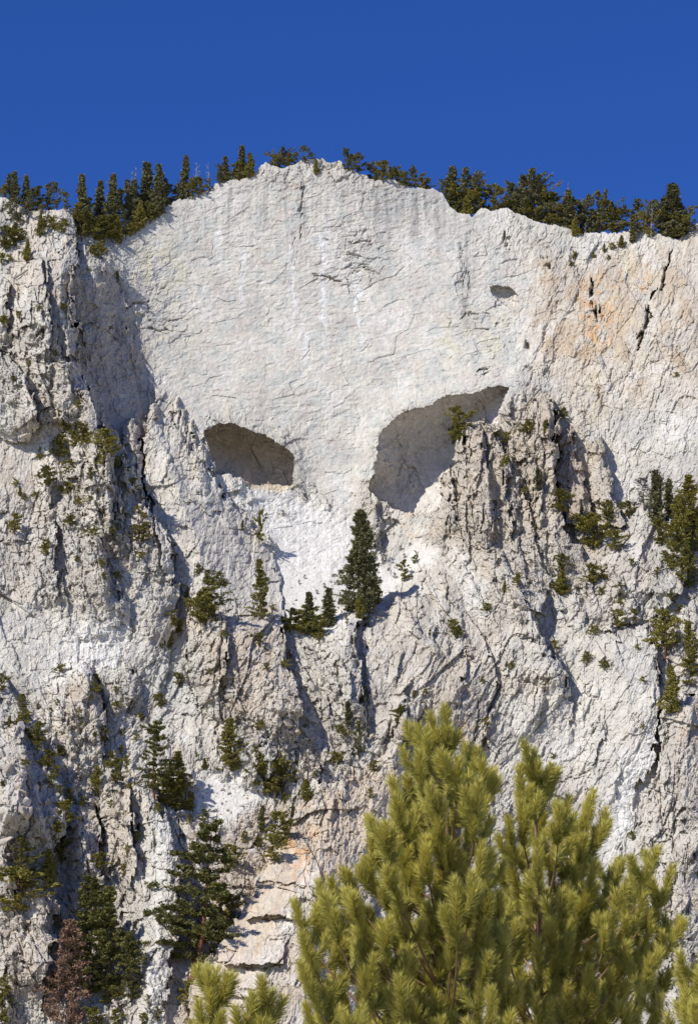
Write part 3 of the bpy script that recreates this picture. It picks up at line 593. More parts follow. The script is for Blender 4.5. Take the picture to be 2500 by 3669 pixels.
#MARK_TREES
# ------------------------------------------------------------------ trees
def foliage_mat(name, dark, light, rough=0.75, trans=0.0):
    m, nt, b = new_mat(name); N = nt.nodes; L = nt.links
    b.inputs['Roughness'].default_value = rough; b.inputs['Specular IOR Level'].default_value = 0.2
    oi = N.new('ShaderNodeObjectInfo'); geo = N.new('ShaderNodeNewGeometry')
    nz = N.new('ShaderNodeTexNoise'); nz.inputs['Scale'].default_value = 2.2; nz.inputs['Detail'].default_value = 3
    L.new(geo.outputs['Position'], nz.inputs['Vector'])
    ad = N.new('ShaderNodeMath'); ad.operation = 'MULTIPLY_ADD'; ad.inputs[1].default_value = 0.55; L.new(oi.outputs['Random'], ad.inputs[0])
    mu = N.new('ShaderNodeMapRange'); mu.inputs[1].default_value = 0.3; mu.inputs[2].default_value = 0.7; mu.inputs[3].default_value = 0.0; mu.inputs[4].default_value = 0.45
    L.new(nz.outputs['Fac'], mu.inputs[0]); L.new(mu.outputs[0], ad.inputs[2])
    rp = N.new('ShaderNodeValToRGB'); rp.color_ramp.elements[0].color = (*dark, 1); rp.color_ramp.elements[1].color = (*light, 1)
    L.new(ad.outputs[0], rp.inputs[0]); L.new(rp.outputs[0], b.inputs['Base Color'])
    return m
def flat_mat(name, c, c2=None, scale=3.0):
    m, nt, b = new_mat(name)
    nz = nt.nodes.new('ShaderNodeTexNoise'); nz.inputs['Scale'].default_value = scale; nz.inputs['Detail'].default_value = 5
    geo = nt.nodes.new('ShaderNodeNewGeometry'); nt.links.new(geo.outputs['Position'], nz.inputs['Vector'])
    rp = nt.nodes.new('ShaderNodeValToRGB'); rp.color_ramp.elements[0].position = .3; rp.color_ramp.elements[1].position = .7
    rp.color_ramp.elements[0].color = (*c, 1); rp.color_ramp.elements[1].color = (*(c2 or [k * 1.6 for k in c]), 1)
    nt.links.new(nz.outputs['Fac'], rp.inputs[0]); nt.links.new(rp.outputs[0], b.inputs['Base Color'])
    return m
M_SPRUCE = foliage_mat('spruce_needles', (.100, .098, .048), (.20, .185, .075))
M_PINE = foliage_mat('pine_needles', (.125, .115, .030), (.31, .262, .055))
M_SHRUB = foliage_mat('shrub_leaves', (.125, .115, .028), (.300, .255, .050))
M_DARKPINE = foliage_mat('dark_pine_needles', (.080, .082, .026), (.19, .172, .045))
M_RED = foliage_mat('dead_red_needles', (.19, .120, .080), (.29, .175, .110))
M_SAGE = foliage_mat('dry_shrub_twigs', (.16, .14, .12), (.28, .25, .20))
M_BARK = flat_mat('grey_bark', (.10, .075, .055)); M_REDBARK = flat_mat('red_bark', (.13, .055, .030), (.24, .11, .06)); M_SNAG = flat_mat('weathered_wood', (.24, .21, .18), (.38, .35, .31))

def crown_np(seed, nb, prof, Rr, z0, up, per, tri, size, lump=0.25, tiers=0, flat=0.5):
    r = np.random.default_rng(seed)
    t = r.random(nb)
    if tiers: t = (np.floor(t * tiers) + 0.35 * r.random(nb)) / tiers
    az = r.random(nb) * 2 * np.pi; ph = r.random(4) * 7
    Lb = Rr * prof(t) * (0.5 + 0.55 * r.random(nb)) * (1 + lump * np.sin(az + ph[0] + 7 * t) + lump * 0.7 * np.sin(2 * az + ph[1] - 13 * t))
    Lb = np.maximum(Lb, 0.012)
    n = nb * per
    f = 0.15 + 0.85 * np.sqrt(r.random((nb, per)))
    d = np.stack([np.cos(az), np.sin(az), up(t)], -1)
    c = d[:, None, :] * (f * Lb[:, None])[..., None]
    c[..., 2] += (z0 + (1 - z0) * t)[:, None]
    c += r.normal(0, size * 0.45, c.shape)
    c = np.repeat(c.reshape(n, 3), tri, 0) + r.normal(0, size * 0.5, (n * tri, 3))
    dd = np.repeat(np.repeat(d, per, 0), tri, 0) * 0.6 + r.normal(0, flat, (n * tri, 3)); dd /= np.linalg.norm(dd, axis=1)[:, None]
    pp = np.cross(dd, r.normal(0, 1, dd.shape)); pp /= np.linalg.norm(pp, axis=1)[:, None] + 1e-9
    s = size * (0.6 + 0.8 * r.random((n * tri, 1)))
    v = np.stack([c + dd * s, c - dd * s * 0.5 + pp * s * 0.42, c - dd * s * 0.5 - pp * s * 0.42], 1).reshape(-1, 3)
    return v, np.arange(len(v)).reshape(-1, 3)
def tube_np(pts, rad, k=6):
    pts = np.array(pts, float); n = len(pts); V = []; F = []
    for i in range(n):
        tg = pts[min(i + 1, n - 1)] - pts[max(i - 1, 0)]; tg /= np.linalg.norm(tg) + 1e-9
        a = np.cross(tg, (0.3, 1, 0.1)); a /= np.linalg.norm(a) + 1e-9; b = np.cross(tg, a)
        for j in range(k):
            an = 2 * np.pi * j / k; V.append(pts[i] + (a * math.cos(an) + b * math.sin(an)) * rad[i])
    for i in range(n - 1):
        for j in range(k):
            F.append((i * k + j, i * k + (j + 1) % k, (i + 1) * k + (j + 1) % k, (i + 1) * k + j))
    return np.array(V), np.array(F)
def join_np(parts):
    V = []; F = []; o = 0
    for v, f in parts:
        V.append(v); F.append(f + o); o += len(v)
    return np.concatenate(V), np.concatenate(F)
def data_only(name, v, f, mat):
    o = mesh_np(name, v, f, mat); me = o.data; bpy.data.objects.remove(o); return me
spruce = lambda t: (1 - t) ** 0.85 + 0.05
cone2 = lambda t: np.minimum(1, (1 - t) * 1.25) ** 0.8 * (0.75 + 0.25 * np.minimum(1, t * 6)) + 0.04
piney = lambda t: np.sin(np.pi * np.clip(t * 0.85 + 0.15, 0, 1)) ** 0.7 * 0.95 + 0.05
bushy = lambda t: np.sqrt(np.clip(1 - t * t, 0, 1)) * 0.9 + 0.1
colm = lambda t: np.clip(np.minimum(1, (1 - t) * 2.2), 0, 1) ** 0.7 + 0.04
trunk_bend = np.random.default_rng(3)
def trunk_np(seed, r0, top=0.97, bend=0.02, k=6):
    r = np.random.default_rng(seed); z = np.linspace(-0.04, top, 7)
    x = np.cumsum(r.normal(0, bend, 7)); y = np.cumsum(r.normal(0, bend, 7)); x -= x[0]; y -= y[0]
    return tube_np(np.stack([x * 0.5, y * 0.5, z], -1), r0 * (1.06 - z / top * 0.98), k)
def limbs_np(seed, n, L, z0=0.2, z1=0.97, up=0.1, r0=0.006):
    r = np.random.default_rng(seed); ps = []
    for i in range(n):
        z = r.uniform(z0, z1); a = r.uniform(0, 6.28); l = L * (1.1 - z) * r.uniform(.4, 1.1)
        ps.append(tube_np([(0, 0, z), (math.cos(a) * l * .5, math.sin(a) * l * .5, z + up * l * .5), (math.cos(a) * l, math.sin(a) * l, z + up * l * r.uniform(.2, 2))], [r0, r0 * .7, r0 * .2], 3))
    return join_np(ps)
PROTO = {}
def proto(kind, var, crown, mat, trunk, tmat):
    PROTO.setdefault(kind, []).append((data_only('crown', *crown, mat) if crown else None, data_only('trunk', *trunk, tmat) if trunk else None))
for i in range(4): proto('S', i, crown_np(100 + i, 190, spruce, .165, .05, lambda t: -0.15 + 0.5 * t, 7, 4, .027, .3), M_SPRUCE, trunk_np(i, .016), M_BARK)
for i in range(3): proto('N', i, crown_np(110 + i, 150, colm, .095, .06, lambda t: 0.1 + 0.5 * t, 6, 4, .027, .35), M_SPRUCE, trunk_np(i, .014), M_BARK)
for i in range(3): proto('Y', i, crown_np(120 + i, 190, cone2, .25, .03, lambda t: 0.1 + 0.4 * t, 8, 4, .030, .3), M_PINE, trunk_np(i, .016), M_BARK)
for i in range(6): proto('P', i, crown_np(130 + i, 60, piney, .30, .12, lambda t: 0.15 + 0.5 * t, 24, 4, .027, .5), M_PINE, trunk_np(9 + i, .018, .92, .03), M_BARK)
for i in range(4): proto('Q', i, crown_np(140 + i, 48, piney, .26, .12, lambda t: 0.2 + 0.6 * t, 20, 4, .027, .6), M_SPRUCE, trunk_np(19 + i, .018, .92, .03), M_BARK)
for i in range(4): proto('B', i, crown_np(150 + i, 45, bushy, .60, .05, lambda t: 0.25 + 0.6 * t, 16, 4, .050, .5), M_SHRUB, trunk_np(29 + i, .03, .7), M_BARK)
for i in range(2): proto('J', i, crown_np(160 + i, 120, lambda t: np.sin(np.pi * np.clip(t * .75 + .25, 0, 1)) ** .6, .36, .26, lambda t: 0.0 + 0.2 * t, 12, 4, .026, .35, 8), M_PINE, trunk_np(39 + i, .022), M_REDBARK)
proto('K', 0, crown_np(170, 560, cone2, .225, .02, lambda t: -0.05 + 0.6 * t, 14, 5, .0125, .22, 26), M_SPRUCE, trunk_np(49, .016), M_BARK)
for i in range(3): proto('T', i, crown_np(180 + i, 105, lambda t: (np.sin(np.pi * np.clip(t * .72 + .28, 0, 1)) ** .6) * (0.7 + 0.5 * np.sin(t * 21 + i) ** 2),   .25, .16 + .06 * i, lambda t: -0.05 + 0.35 * t, 42, 5, .0125, .5, 13), M_DARKPINE, trunk_np(59 + i, .017, .95, .018, 8), M_REDBARK)
for i in range(2): proto('U', i, crown_np(190 + i, 210, cone2, .22, .02, lambda t: 0.05 + 0.45 * t, 16, 5, .015, .4, 18), M_PINE, trunk_np(69 + i, .016, .95, .015, 8), M_BARK)
for i in range(3): proto('V', i, crown_np(195 + i, 200, cone2, .25, .05 + .04 * i, lambda t: -0.05 + 0.35 * t, 22, 5, .0135, .45, 17), M_DARKPINE, trunk_np(269 + i, .016, .95, .015, 8), M_BARK)
proto('R', 0, crown_np(200, 190, cone2, .27, .04, lambda t: 0.05 + 0.2 * t, 12, 4, .017, .3, 20), M_RED, join_np([trunk_np(79, .016, .95, .015, 6), limbs_np(5, 60, .28, .1)]) if False else trunk_np(79, .016, .95, .015, 6), M_BARK)
proto('G', 0, crown_np(210, 45, bushy, .5, .05, lambda t: 0.5 + 0.6 * t, 8, 3, .055, .4), M_SAGE, trunk_np(89, .03, .7), M_SNAG)
def quad_join(*p): return join_np(p)
for i in range(3): proto('D', i, None, None, quad_join(trunk_np(220 + i, .022, .99, .03, 5), tube_np(limbs_np(230 + i, 1, .1)[0][:3].mean(0)[None] + np.array([[0, 0, 0], [.01, 0, .02]]), [.004, .002], 5), *[tube_np(q, [.009, .006, .002], 5) for q in [[(0, 0, z), (.08 * math.cos(a), .08 * math.sin(a), z + .03), (.16 * (1.2 - z) * math.cos(a), .16 * (1.2 - z) * math.sin(a), z + .09)] for z, a in zip(np.linspace(.3, .95, 14), np.random.default_rng(i).random(14) * 6.28)]]), M_SNAG)
M_GREYCROWN = foliage_mat('bare_grey_twigs', (.11, .095, .085), (.19, .165, .15))
proto('E', 0, crown_np(240, 90, piney, .30, .2, lambda t: 0.3 + 0.4 * t, 10, 3, .020, .4), M_GREYCROWN, trunk_np(99, .022, .95, .02), M_BARK)

NAMES = {'S': 'spruce_tree', 'N': 'spruce_tree', 'Y': 'young_pine', 'P': 'pine_tree', 'Q': 'pine_tree', 'B': 'shrub', 'J': 'pine_tree', 'K': 'spruce_tree', 'T': 'pine_tree', 'U': 'pine_tree', 'V': 'pine_tree', 'R': 'dead_pine', 'G': 'dry_shrub', 'D': 'dead_snag', 'E': 'dead_pine'}
CATS = {'spruce_tree': 'tree', 'young_pine': 'tree', 'pine_tree': 'tree', 'shrub': 'shrub', 'dead_pine': 'dead tree', 'dry_shrub': 'shrub', 'dead_snag': 'dead tree'}
LOOK = {'S': 'dark spire-topped spruce', 'N': 'slim columnar spruce', 'Y': 'cone-shaped young pine', 'P': 'bushy olive pine', 'Q': 'dark bushy pine', 'B': 'low olive shrub', 'J': 'flat-tiered pine', 'K': 'tall spruce',
        'T': 'tall open-crowned pine', 'U': 'tall dense olive pine', 'V': 'very tall dark pine', 'R': 'dead rust-red pine', 'G': 'dry brown shrub', 'D': 'bare grey snag', 'E': 'leafless grey tree'}
ORD = 'first second third fourth fifth sixth seventh eighth ninth tenth eleventh twelfth thirteenth fourteenth fifteenth sixteenth seventeenth eighteenth nineteenth twentieth'.split()
ORD += ['twenty-' + w for w in ORD[:9]] + ['thirtieth'] + ['thirty-' + w for w in ORD[:9]]
# (place, group, [(x, tip y, foot y, kind, optional width)...])
STANDS = [
('on the skyline left of the white face', 'skyline trees on the left ridge', [(18,398,452,'Q'),(29,391,452,'S',1.2),(41,416,454,'D'),(61,400,470,'S'),(83,424,472,'P'),(110,421,478,'Q'),(126,415,478,'Q',.7),(148,436,478,'Q'),(186,399,500,'S',1.1),(222,412,500,'S'),(251,398,505,'S',1.1),(290,409,500,'N'),(303,407,500,'N'),
  (311,387,490,'D'),(336,372,498,'S',1.1),(360,372,488,'S',1.1),(374,405,470,'S',1.2),(205,450,500,'Q',1.2),(270,430,500,'Q',1.1),(388,420,462,'Q'),(72,430,470,'Q'),(8,420,450,'P'),(322,430,500,'Q')]),
('in the gully under the left skyline', 'trees filling the gully under the left skyline', [(172,464,506,'P'),(185,478,545,'P'),(200,470,530,'Q'),(215,492,548,'P'),(235,490,550,'P',1.2),(255,490,548,'P',1.2),(270,500,552,'Y',.8),(316,456,520,'Y',.9),(297,505,535,'P'),(222,553,584,'B'),(284,480,540,'Q',1.2),(240,460,520,'Q',1.2),(305,480,528,'P',1.1),(340,462,505,'P'),(212,560,576,'B'),(352,470,497,'P')]),
('on the pale slope under the upper left skyline', 'trees on the upper left slope', [(22,453,495,'Q'),(45,450,505,'Q',1.2),(63,455,478,'Q'),(92,460,487,'Q'),(35,480,516,'Q',1.1),(89,483,537,'Y',.8),(118,495,519,'B'),(138,508,526,'B'),(147,498,512,'B'),(14,515,570,'P',1.3),(48,518,546,'P',1.2),(60,543,592,'Y',.9),(21,578,592,'B',.7),(3,573,600,'P'),(30,510,550,'P'),(100,490,515,'P')]),
('on the rock walls of the left ridge', 'scattered growth on the left ridge', [(93,713,768,'N',1.3),(42,708,724,'B',.8),(125,796,808,'B',.8),(152,800,810,'B',.8),(265,614,640,'N',1.3),(178,905,927,'P')]),
('on the rim just left of the summit', 'rim trees left of the summit', [(415,354,446,'S',.9),(445,367,442,'D'),(471,372,438,'D'),(450,402,446,'P',1.1),(436,412,450,'P'),(497,375,420,'Q'),(512,357,418,'S',1.2),(550,332,406,'S',1.2),(568,347,402,'Y',1.0),(530,372,412,'P',1.2),(500,392,418,'P'),(473,405,435,'Q'),(400,420,456,'P'),(385,447,466,'P'),(545,365,408,'Y')]),
('on the summit', 'wind-bent trees on the summit', [(622,352,380,'B',1.1),(645,337,380,'Q',1.2),(668,345,375,'Q',1.3),(690,331,368,'Q',1.3),(707,344,364,'Q',1.2),(718,359,396,'Y',.8),(632,358,381,'Q'),(656,350,378,'P',1.2)]),
('on the rim sloping right from the summit', 'rim trees right of the summit', [(787,339,390,'Q'),(815,347,396,'Q',1.2),(801,352,390,'P'),(868,364,414,'P'),(840,372,410,'Q',1.3),(886,380,410,'Q',1.2),(935,382,430,'Q'),(955,396,430,'P',1.1),(918,393,424,'P',1.2),(855,380,412,'P'),(900,388,412,'B'),(968,405,430,'P')]),
('on the right shoulder of the white face', 'rim trees at the right shoulder', [(1023,380,460,'S',1.3),(1010,405,452,'Q'),(1055,389,472,'Q'),(1085,398,474,'Q'),(1058,443,490,'Y',1.1),(1080,430,480,'P',1.2),(1123,420,474,'P'),(1104,432,478,'Q'),(1139,428,468,'D'),(1150,440,474,'Y',1.2),(1165,418,478,'Q'),(1205,391,492,'Q',1.1),(1186,402,486,'Q',1.1),(1222,405,494,'Q',1.0),(1180,464,487,'B'),(1207,478,500,'B'),(1234,425,500,'P'),(1170,440,480,'P'),(1040,420,478,'P'),(1195,430,490,'P',1.2),(1222,490,503,'B')]),
('on the skyline at the far right', 'trees along the right skyline', [(1257,438,480,'P'),(1250,455,507,'Q',1.2),(1266,468,512,'P',1.1),(1290,434,508,'S',1.5),(1303,450,510,'Q'),(1292,420,452,'D',.6),(1305,494,535,'Y',1.1),(1340,446,524,'Q'),(1368,439,530,'Q'),(1385,460,530,'P',1.1),(1330,478,520,'P'),(1327,504,545,'D',.8),(1435,488,552,'N',1.3),(1418,468,526,'Q'),(1410,534,560,'Y',1.3),(1370,552,571,'Y'),(1388,552,566,'B'),(1445,454,526,'Q',.9),(1480,457,534,'Q',.9),(1478,465,540,'D',.8),(1525,419,536,'S',1.6),(1506,474,538,'P',1.1),(1546,488,546,'P',1.1),(1556,480,532,'Q'),(1575,497,520,'Q'),(1545,465,540,'Q',1.2),(1500,450,530,'Q'),(1400,478,530,'P'),(1352,485,530,'P'),(1460,480,530,'P'),(1278,470,512,'P'),(1318,470,520,'Q'),(1475,522,538,'B')]),
('on the right wall below the skyline', 'tiny growth high on the right wall', [(1304,573,590,'B',.8),(1295,594,606,'B',.8),(1345,568,584,'Y'),(1380,580,590,'B',.7),(1534,845,855,'B')]),
('on the spur below the shaded gully', 'pines scattered on the left spur', [(90,1015,1042,'Y',.9),(132,985,1050,'J',.9),(185,962,1008,'P',1.1),(165,978,1018,'P'),(200,988,1012,'B'),(238,972,1046,'J',1.3),(228,1034,1054,'B'),(266,1036,1064,'P',1.3),(105,1060,1108,'P',1.2),(87,1073,1086,'B'),(158,1040,1086,'J',1.3),(207,1060,1090,'P'),(44,1103,1126,'Y'),(33,1088,1103,'B',.8),(55,1124,1137,'B',.8),(34,1167,1212,'P'),(179,1106,1119,'B'),(178,1130,1147,'B'),(205,1127,1138,'B'),(218,1141,1160,'P'),(300,1085,1116,'P',1.3),(318,1112,1142,'N'),(308,1198,1230,'P',1.1),(325,1189,1234,'P',1.1),(251,1195,1210,'B',.8),(266,1187,1206,'P'),(313,1150,1166,'B'),(289,1233,1249,'N'),(318,1254,1267,'B'),(138,1104,1117,'B'),(150,1110,1121,'B'),(136,935,985,'D',.7),(174,1265,1275,'B')]),
('around the rocks under the small cave', 'trees below the small cave', [(588,1163,1235,'P',.55),(550,1180,1204,'N',1.3),(592,1268,1402,'U',.85),(470,1320,1424,'P',1.1),(456,1345,1420,'P'),(426,1364,1390,'P'),(450,1283,1308,'P'),(470,1294,1322,'P',1.2),(496,1300,1316,'B'),(405,1409,1442,'P'),(387,1444,1472,'P'),(366,1462,1470,'B'),(588,1436,1468,'P'),(403,1528,1562,'P',1.1),(362,1575,1608,'P',1.2),(471,1604,1624,'P'),(508,1555,1566,'B'),(645,1500,1516,'B'),(262,1560,1570,'B')]),
('in the scree hollow between the caves', 'trees in the scree hollow', [(817,1158,1388,'K'),(851,1300,1372,'Y',.9),(814,1352,1402,'Y'),(742,1338,1424,'S',1.6),(704,1346,1440,'S',1.2),(690,1376,1444,'P',1.1),(660,1384,1440,'P',1.1),(722,1400,1458,'P',1.1),(640,1400,1430,'P'),(785,1395,1420,'P',.6),(868,1240,1280,'E'),(828,1380,1405,'P')]),
('on the pale scree', 'dry shrubs on the pale scree', [(690,1122,1136,'G'),(642,1160,1170,'G'),(908,1240,1250,'G'),(918,1258,1266,'G'),(930,1232,1240,'G'),(895,1302,1312,'G'),(690,1306,1314,'G'),(735,1325,1334,'G'),(720,1340,1348,'G'),(678,1318,1326,'G'),(880,1290,1296,'G')]),
('on the spires before the large cave', 'growth on the twin spires', [(1042,922,1004,'P',.9),(1028,960,1010,'P',.7),(1277,930,952,'B'),(1200,958,984,'B',1.2),(1237,954,988,'Y'),(1151,984,1004,'B'),(1147,1038,1058,'B'),(1190,1106,1118,'B'),(1222,1064,1114,'N',1.6),(1272,1116,1165,'P',1.4),(1004,1085,1098,'B',.8),(1214,1190,1214,'P'),(1125,975,990,'B'),(1318,1140,1186,'N'),(940,1260,1280,'P'),(918,1272,1320,'P',.8)]),
('among the crags right of the spires', 'pines among the right crags', [(1350,1168,1252,'P',1.3),(1396,1204,1254,'P',1.2),(1380,1134,1184,'P',1.1),(1425,1138,1174,'P',1.2),(1460,1086,1156,'E'),(1490,1070,1196,'N',1.2),(1517,1088,1182,'N',1.1),(1566,1078,1190,'U',1.5),(1545,1122,1234,'U',1.1),(1535,1186,1252,'P'),(1562,1226,1332,'U'),(1545,1268,1322,'P'),(1275,1258,1302,'P',1.2),(1273,1298,1350,'Y',1.5),(1345,1282,1332,'P',1.1),(1172,1302,1333,'P'),(1144,1317,1346,'Y',.8),(1104,1371,1389,'B',1.2),(1500,1180,1240,'P'),(1528,1230,1290,'P',.8),(1575,1160,1260,'P'),(1510,1250,1280,'P')]),
('on the leaning crags at the right', 'scattered pines on the leaning crags', [(1028,1406,1442,'P',1.3),(822,1557,1592,'P'),(1402,1384,1428,'P'),(1437,1384,1412,'P',1.2),(1508,1383,1494,'J',1.0),(1568,1408,1554,'U',.9),(1527,1513,1620,'Y',.9),(1332,1478,1512,'J'),(1542,1376,1392,'B'),(1373,1500,1520,'B'),(907,1603,1642,'P',1.2),(918,1648,1704,'P',1.1),(872,1656,1682,'P'),(848,1726,1754,'P',1.1),(840,1789,1813,'P'),(790,1593,1648,'N',1.3),(812,1640,1722,'Q',.8),(1257,1455,1470,'B'),(1487,1712,1731,'B'),(1434,1890,1906,'B'),(1540,2130,2150,'B'),(1035,1425,1448,'B')]),
('on the rock pile at the left edge', 'pines on the left rock pile', [(49,1574,1612,'J',1.1),(53,1607,1652,'J',1.2),(86,1638,1694,'P'),(20,1624,1650,'Y'),(107,1704,1748,'P',1.2),(122,1738,1770,'P'),(83,1684,1707,'P',1.2),(62,1655,1673,'B'),(2,1530,1572,'P'),(112,1775,1789,'B'),(135,1782,1806,'P'),(145,1818,1876,'P',1.1),(50,1848,1882,'P',1.2),(127,1868,1892,'B',1.4)]),
('on the blocky spur at the lower left', 'shrubs and pines on the lower left spur', [(135,1511,1530,'B',1.1),(215,1533,1550,'B',1.1),(214,1554,1572,'B',1.2),(185,1642,1658,'B',1.2),(229,1652,1690,'P'),(136,1695,1716,'B',.9),(272,1693,1718,'P'),(217,1738,1788,'Y',1.1),(260,1724,1780,'P'),(285,1718,1748,'P'),(156,1790,1824,'P'),(186,1813,1834,'B',.8),(217,1790,1807,'B'),(252,1819,1832,'B'),(180,1733,1782,'E')]),
('around the small scree fan', 'trees around the small scree fan', [(350,1634,1815,'T',.9),(405,1704,1840,'U',1.25),(430,1796,1842,'Y',1.1),(378,1760,1836,'P',1.2),(525,1629,1750,'U',1.35),(463,1721,1746,'Y',1.2),(592,1638,1658,'B'),(571,1698,1750,'D'),(600,1703,1802,'P'),(622,1720,1816,'P',1.1),(640,1740,1800,'Q'),(555,1765,1800,'E'),(697,1678,1770,'E',1.1),(695,1770,1820,'Y',1.3),(760,1711,1734,'B',1.2),(715,1750,1767,'P',1.2),(358,1826,1844,'B'),(470,1722,1730,'B',.6),(645,1800,1825,'P'),(655,1742,1755,'G'),(665,1760,1770,'G'),(585,1790,1800,'G')]),
('just below the small scree fan', 'pines below the scree fan', [(462,1838,1870,'P'),(593,1830,1892,'N',1.4),(630,1846,1922,'P'),(622,1898,1962,'P'),(525,1920,1978,'P',1.1),(554,1888,1916,'P'),(586,1904,1926,'B'),(663,1830,1854,'P'),(430,1850,1872,'P'),(648,1880,1915,'P')]),
('in the bottom left corner', 'tall trees at the lower left', [(50,1896,2034,'T',1.2),(40,1976,2088,'P',1.5),(110,1930,2004,'Y',1.3),(137,1923,1962,'P',1.2),(118,1897,1916,'B'),(151,1909,1923,'B'),(198,1985,2262,'V',1.2),(247,2008,2258,'V',1.0),(150,2086,2330,'R',1.0),(300,2113,2285,'V',.9),(288,2234,2335,'D',.7),(225,1936,1976,'P',1.2),(308,1886,1914,'P',.8),(280,1958,1994,'P',.7),(291,1920,1941,'B',.6),(215,2288,2340,'P',1.3),(247,2240,2288,'P',1.3),(355,2288,2322,'P'),(428,2228,2292,'P',1.1),(30,2163,2234,'E'),(5,2258,2330,'P'),(12,2215,2260,'P'),(340,2280,2300,'G'),(335,2262,2278,'G'),(262,2290,2335,'P'),(325,2300,2335,'P')]),
('beside the tan slabs', 'tall pines beside the tan slabs', [(432,1858,2236,'T',1.15),(500,2008,2120,'P',.95),(448,2122,2168,'P')]),
]
tree_rng = random.Random(21)
extra = {'on the spur below the shaded gully': (14, 60, 1080, 330, 1330), 'on the leaning crags at the right': (12, 850, 1440, 1480, 1800), 'among the crags right of the spires': (9, 1120, 1200, 1540, 1380), 'on the blocky spur at the lower left': (10, 110, 1560, 330, 1800), 'around the rocks under the small cave': (8, 380, 1340, 640, 1620), 'on the rock pile at the left edge': (8, 0, 1600, 130, 1880), 'around the small scree fan': (8, 440, 1640, 790, 1800), 'on the rock walls of the left ridge': (7, 0, 620, 180, 980)}
for st_ in STANDS:
    if st_[0] in extra:
        n_, x0_, y0_, x1_, y1_ = extra[st_[0]]
        for k_ in range(n_):
            x_ = int(tree_rng.uniform(x0_, x1_)); y_ = int(tree_rng.uniform(y0_, y1_)); h_ = tree_rng.choice((11, 13, 16, 20)); st_[2].append((x_, y_ - h_, y_, tree_rng.choice('BBBP'), 1.0))
taken = {}
for place, group, items in STANDS:
    bykind = {}
    for it in sorted(items, key=lambda q: q[0]): bykind.setdefault(LOOK[it[3]], []).append(it)
    for look, its in bykind.items():
        for n, it in enumerate(its):
            X, tip, foot, kind = it[:4]; wf = it[4] if len(it) > 4 else 1.0
            ci = int(np.clip(np.searchsorted(Xc, X), 0, nc - 1)); on_rim = foot < skyl[ci] + 6
            p = at(X, foot)
            if on_rim:
                p = P3[0, ci].copy(); bk = tree_rng.uniform(.6, 4.0); p[1] += bk; p[2] += 0.05; p[0] *= 1 + bk / 560
            top = world_pt(X, tip, p[1])
            H = max(0.5, top[2] - p[2])
            protos = PROTO[kind]; cd, td = protos[tree_rng.randrange(len(protos))]
            if kind in 'TV': cd, td = protos[n % len(protos)]
            lab = (f'{look} {place}' if len(its) == 1 else f'{ORD[n]} {look} from the left {place}')
            nm = NAMES[kind]
            if cd is None:
                root = bpy.data.objects.new(nm, td); parts = []
            else:
                root = bpy.data.objects.new(nm, None); root.empty_display_size = 0.2; parts = [('crown', cd), ('trunk', td)]
            COL.objects.link(root)
            for pn, dt in parts:
                o = bpy.data.objects.new(pn, dt); o.parent = root; COL.objects.link(o)
            root.location = p; root.rotation_euler = (tree_rng.uniform(-.04, .04), tree_rng.uniform(-.05, .05), tree_rng.uniform(0, 6.28))
            wf *= 1.3 if kind in 'BP' else 1.0; root.scale = (H * wf, H * wf, H)
            if X == 432 and kind == 'T': root.rotation_euler = (0, 0.10, 0)
            tag(root, lab, CATS[nm], group)

# ------------------------------------------------------------------ fallen trunks
for (xa, ya), (xb, yb), r0, lab in (((386,1402),(356,1472),.20,'grey fallen trunk lying in the white gully under the small cave'), ((96,590),(30,632),.22,'grey fallen trunk on the upper left slope below the pines')):
    a_ = at(xa, ya); b_ = at(xb, yb); c_ = a_ * .5 + b_ * .5; m_ = at((xa + xb) / 2, (ya + yb) / 2); sh_ = np.array((0, min(0, m_[1] - c_[1]) - .15, 0))
    t_ = np.linspace(0, 1, 6)[:, None]; ln_ = a_ * (1 - t_) + b_ * t_ + sh_
    v_, f_ = tube_np(ln_ + tree_rng.uniform(-.03, .03), np.linspace(.6, 1, 6) * r0, 8)
    tag(mesh_np('fallen_trunk', v_, f_, M_SNAG, smooth=True), lab, 'log')

# ------------------------------------------------------------------ loose boulders
def rock_data(seed):
    r = np.random.default_rng(seed); import bmesh
    bm = bmesh.new()
    for q in r.normal(0, 1, (15, 3)):
        q = q / np.linalg.norm(q) * r.uniform(.8, 1.1); q = np.sign(q) * np.abs(q) ** 0.75
        bm.verts.new(q * (.62, .55, .5))
    ret = bmesh.ops.convex_hull(bm, input=bm.verts)
    bmesh.ops.delete(bm, geom=[g for g in set(ret['geom_interior'] + ret['geom_unused']) if isinstance(g, bmesh.types.BMVert)], context='VERTS')
    me = bpy.data.meshes.new('boulder'); bm.to_mesh(me); bm.free(); me.materials.append(BOULDER); return me
ROCKS = [rock_data(400 + i) for i in range(10)]
br = random.Random(77)
def strew(n, poly, smin, smax, parent, power=2.0):
    pts = np.array(poly); x0, y0 = pts.min(0); x1, y1 = pts.max(0); k = 0
    while k < n:
        X = br.uniform(x0, x1); Y = br.uniform(y0, y1); ins = False
        for i in range(len(pts)):
            (ax, ay), (bx, by) = pts[i], pts[(i + 1) % len(pts)]
            if (ay > Y) != (by > Y) and X < (bx - ax) * (Y - ay) / (by - ay) + ax: ins = not ins
        if not ins: continue
        s = smin + (smax - smin) * br.random() ** power
        o = bpy.data.objects.new('boulder', ROCKS[br.randrange(len(ROCKS))]); COL.objects.link(o)
        o.location = at(X, Y) + np.array((0, .05 * s, 0)); o.rotation_euler = (br.uniform(0, 6), br.uniform(0, 6), br.uniform(0, 6)); o.scale = (s, s * br.uniform(.7, 1), s * br.uniform(.6, 1))
        o.parent = parent; k += 1
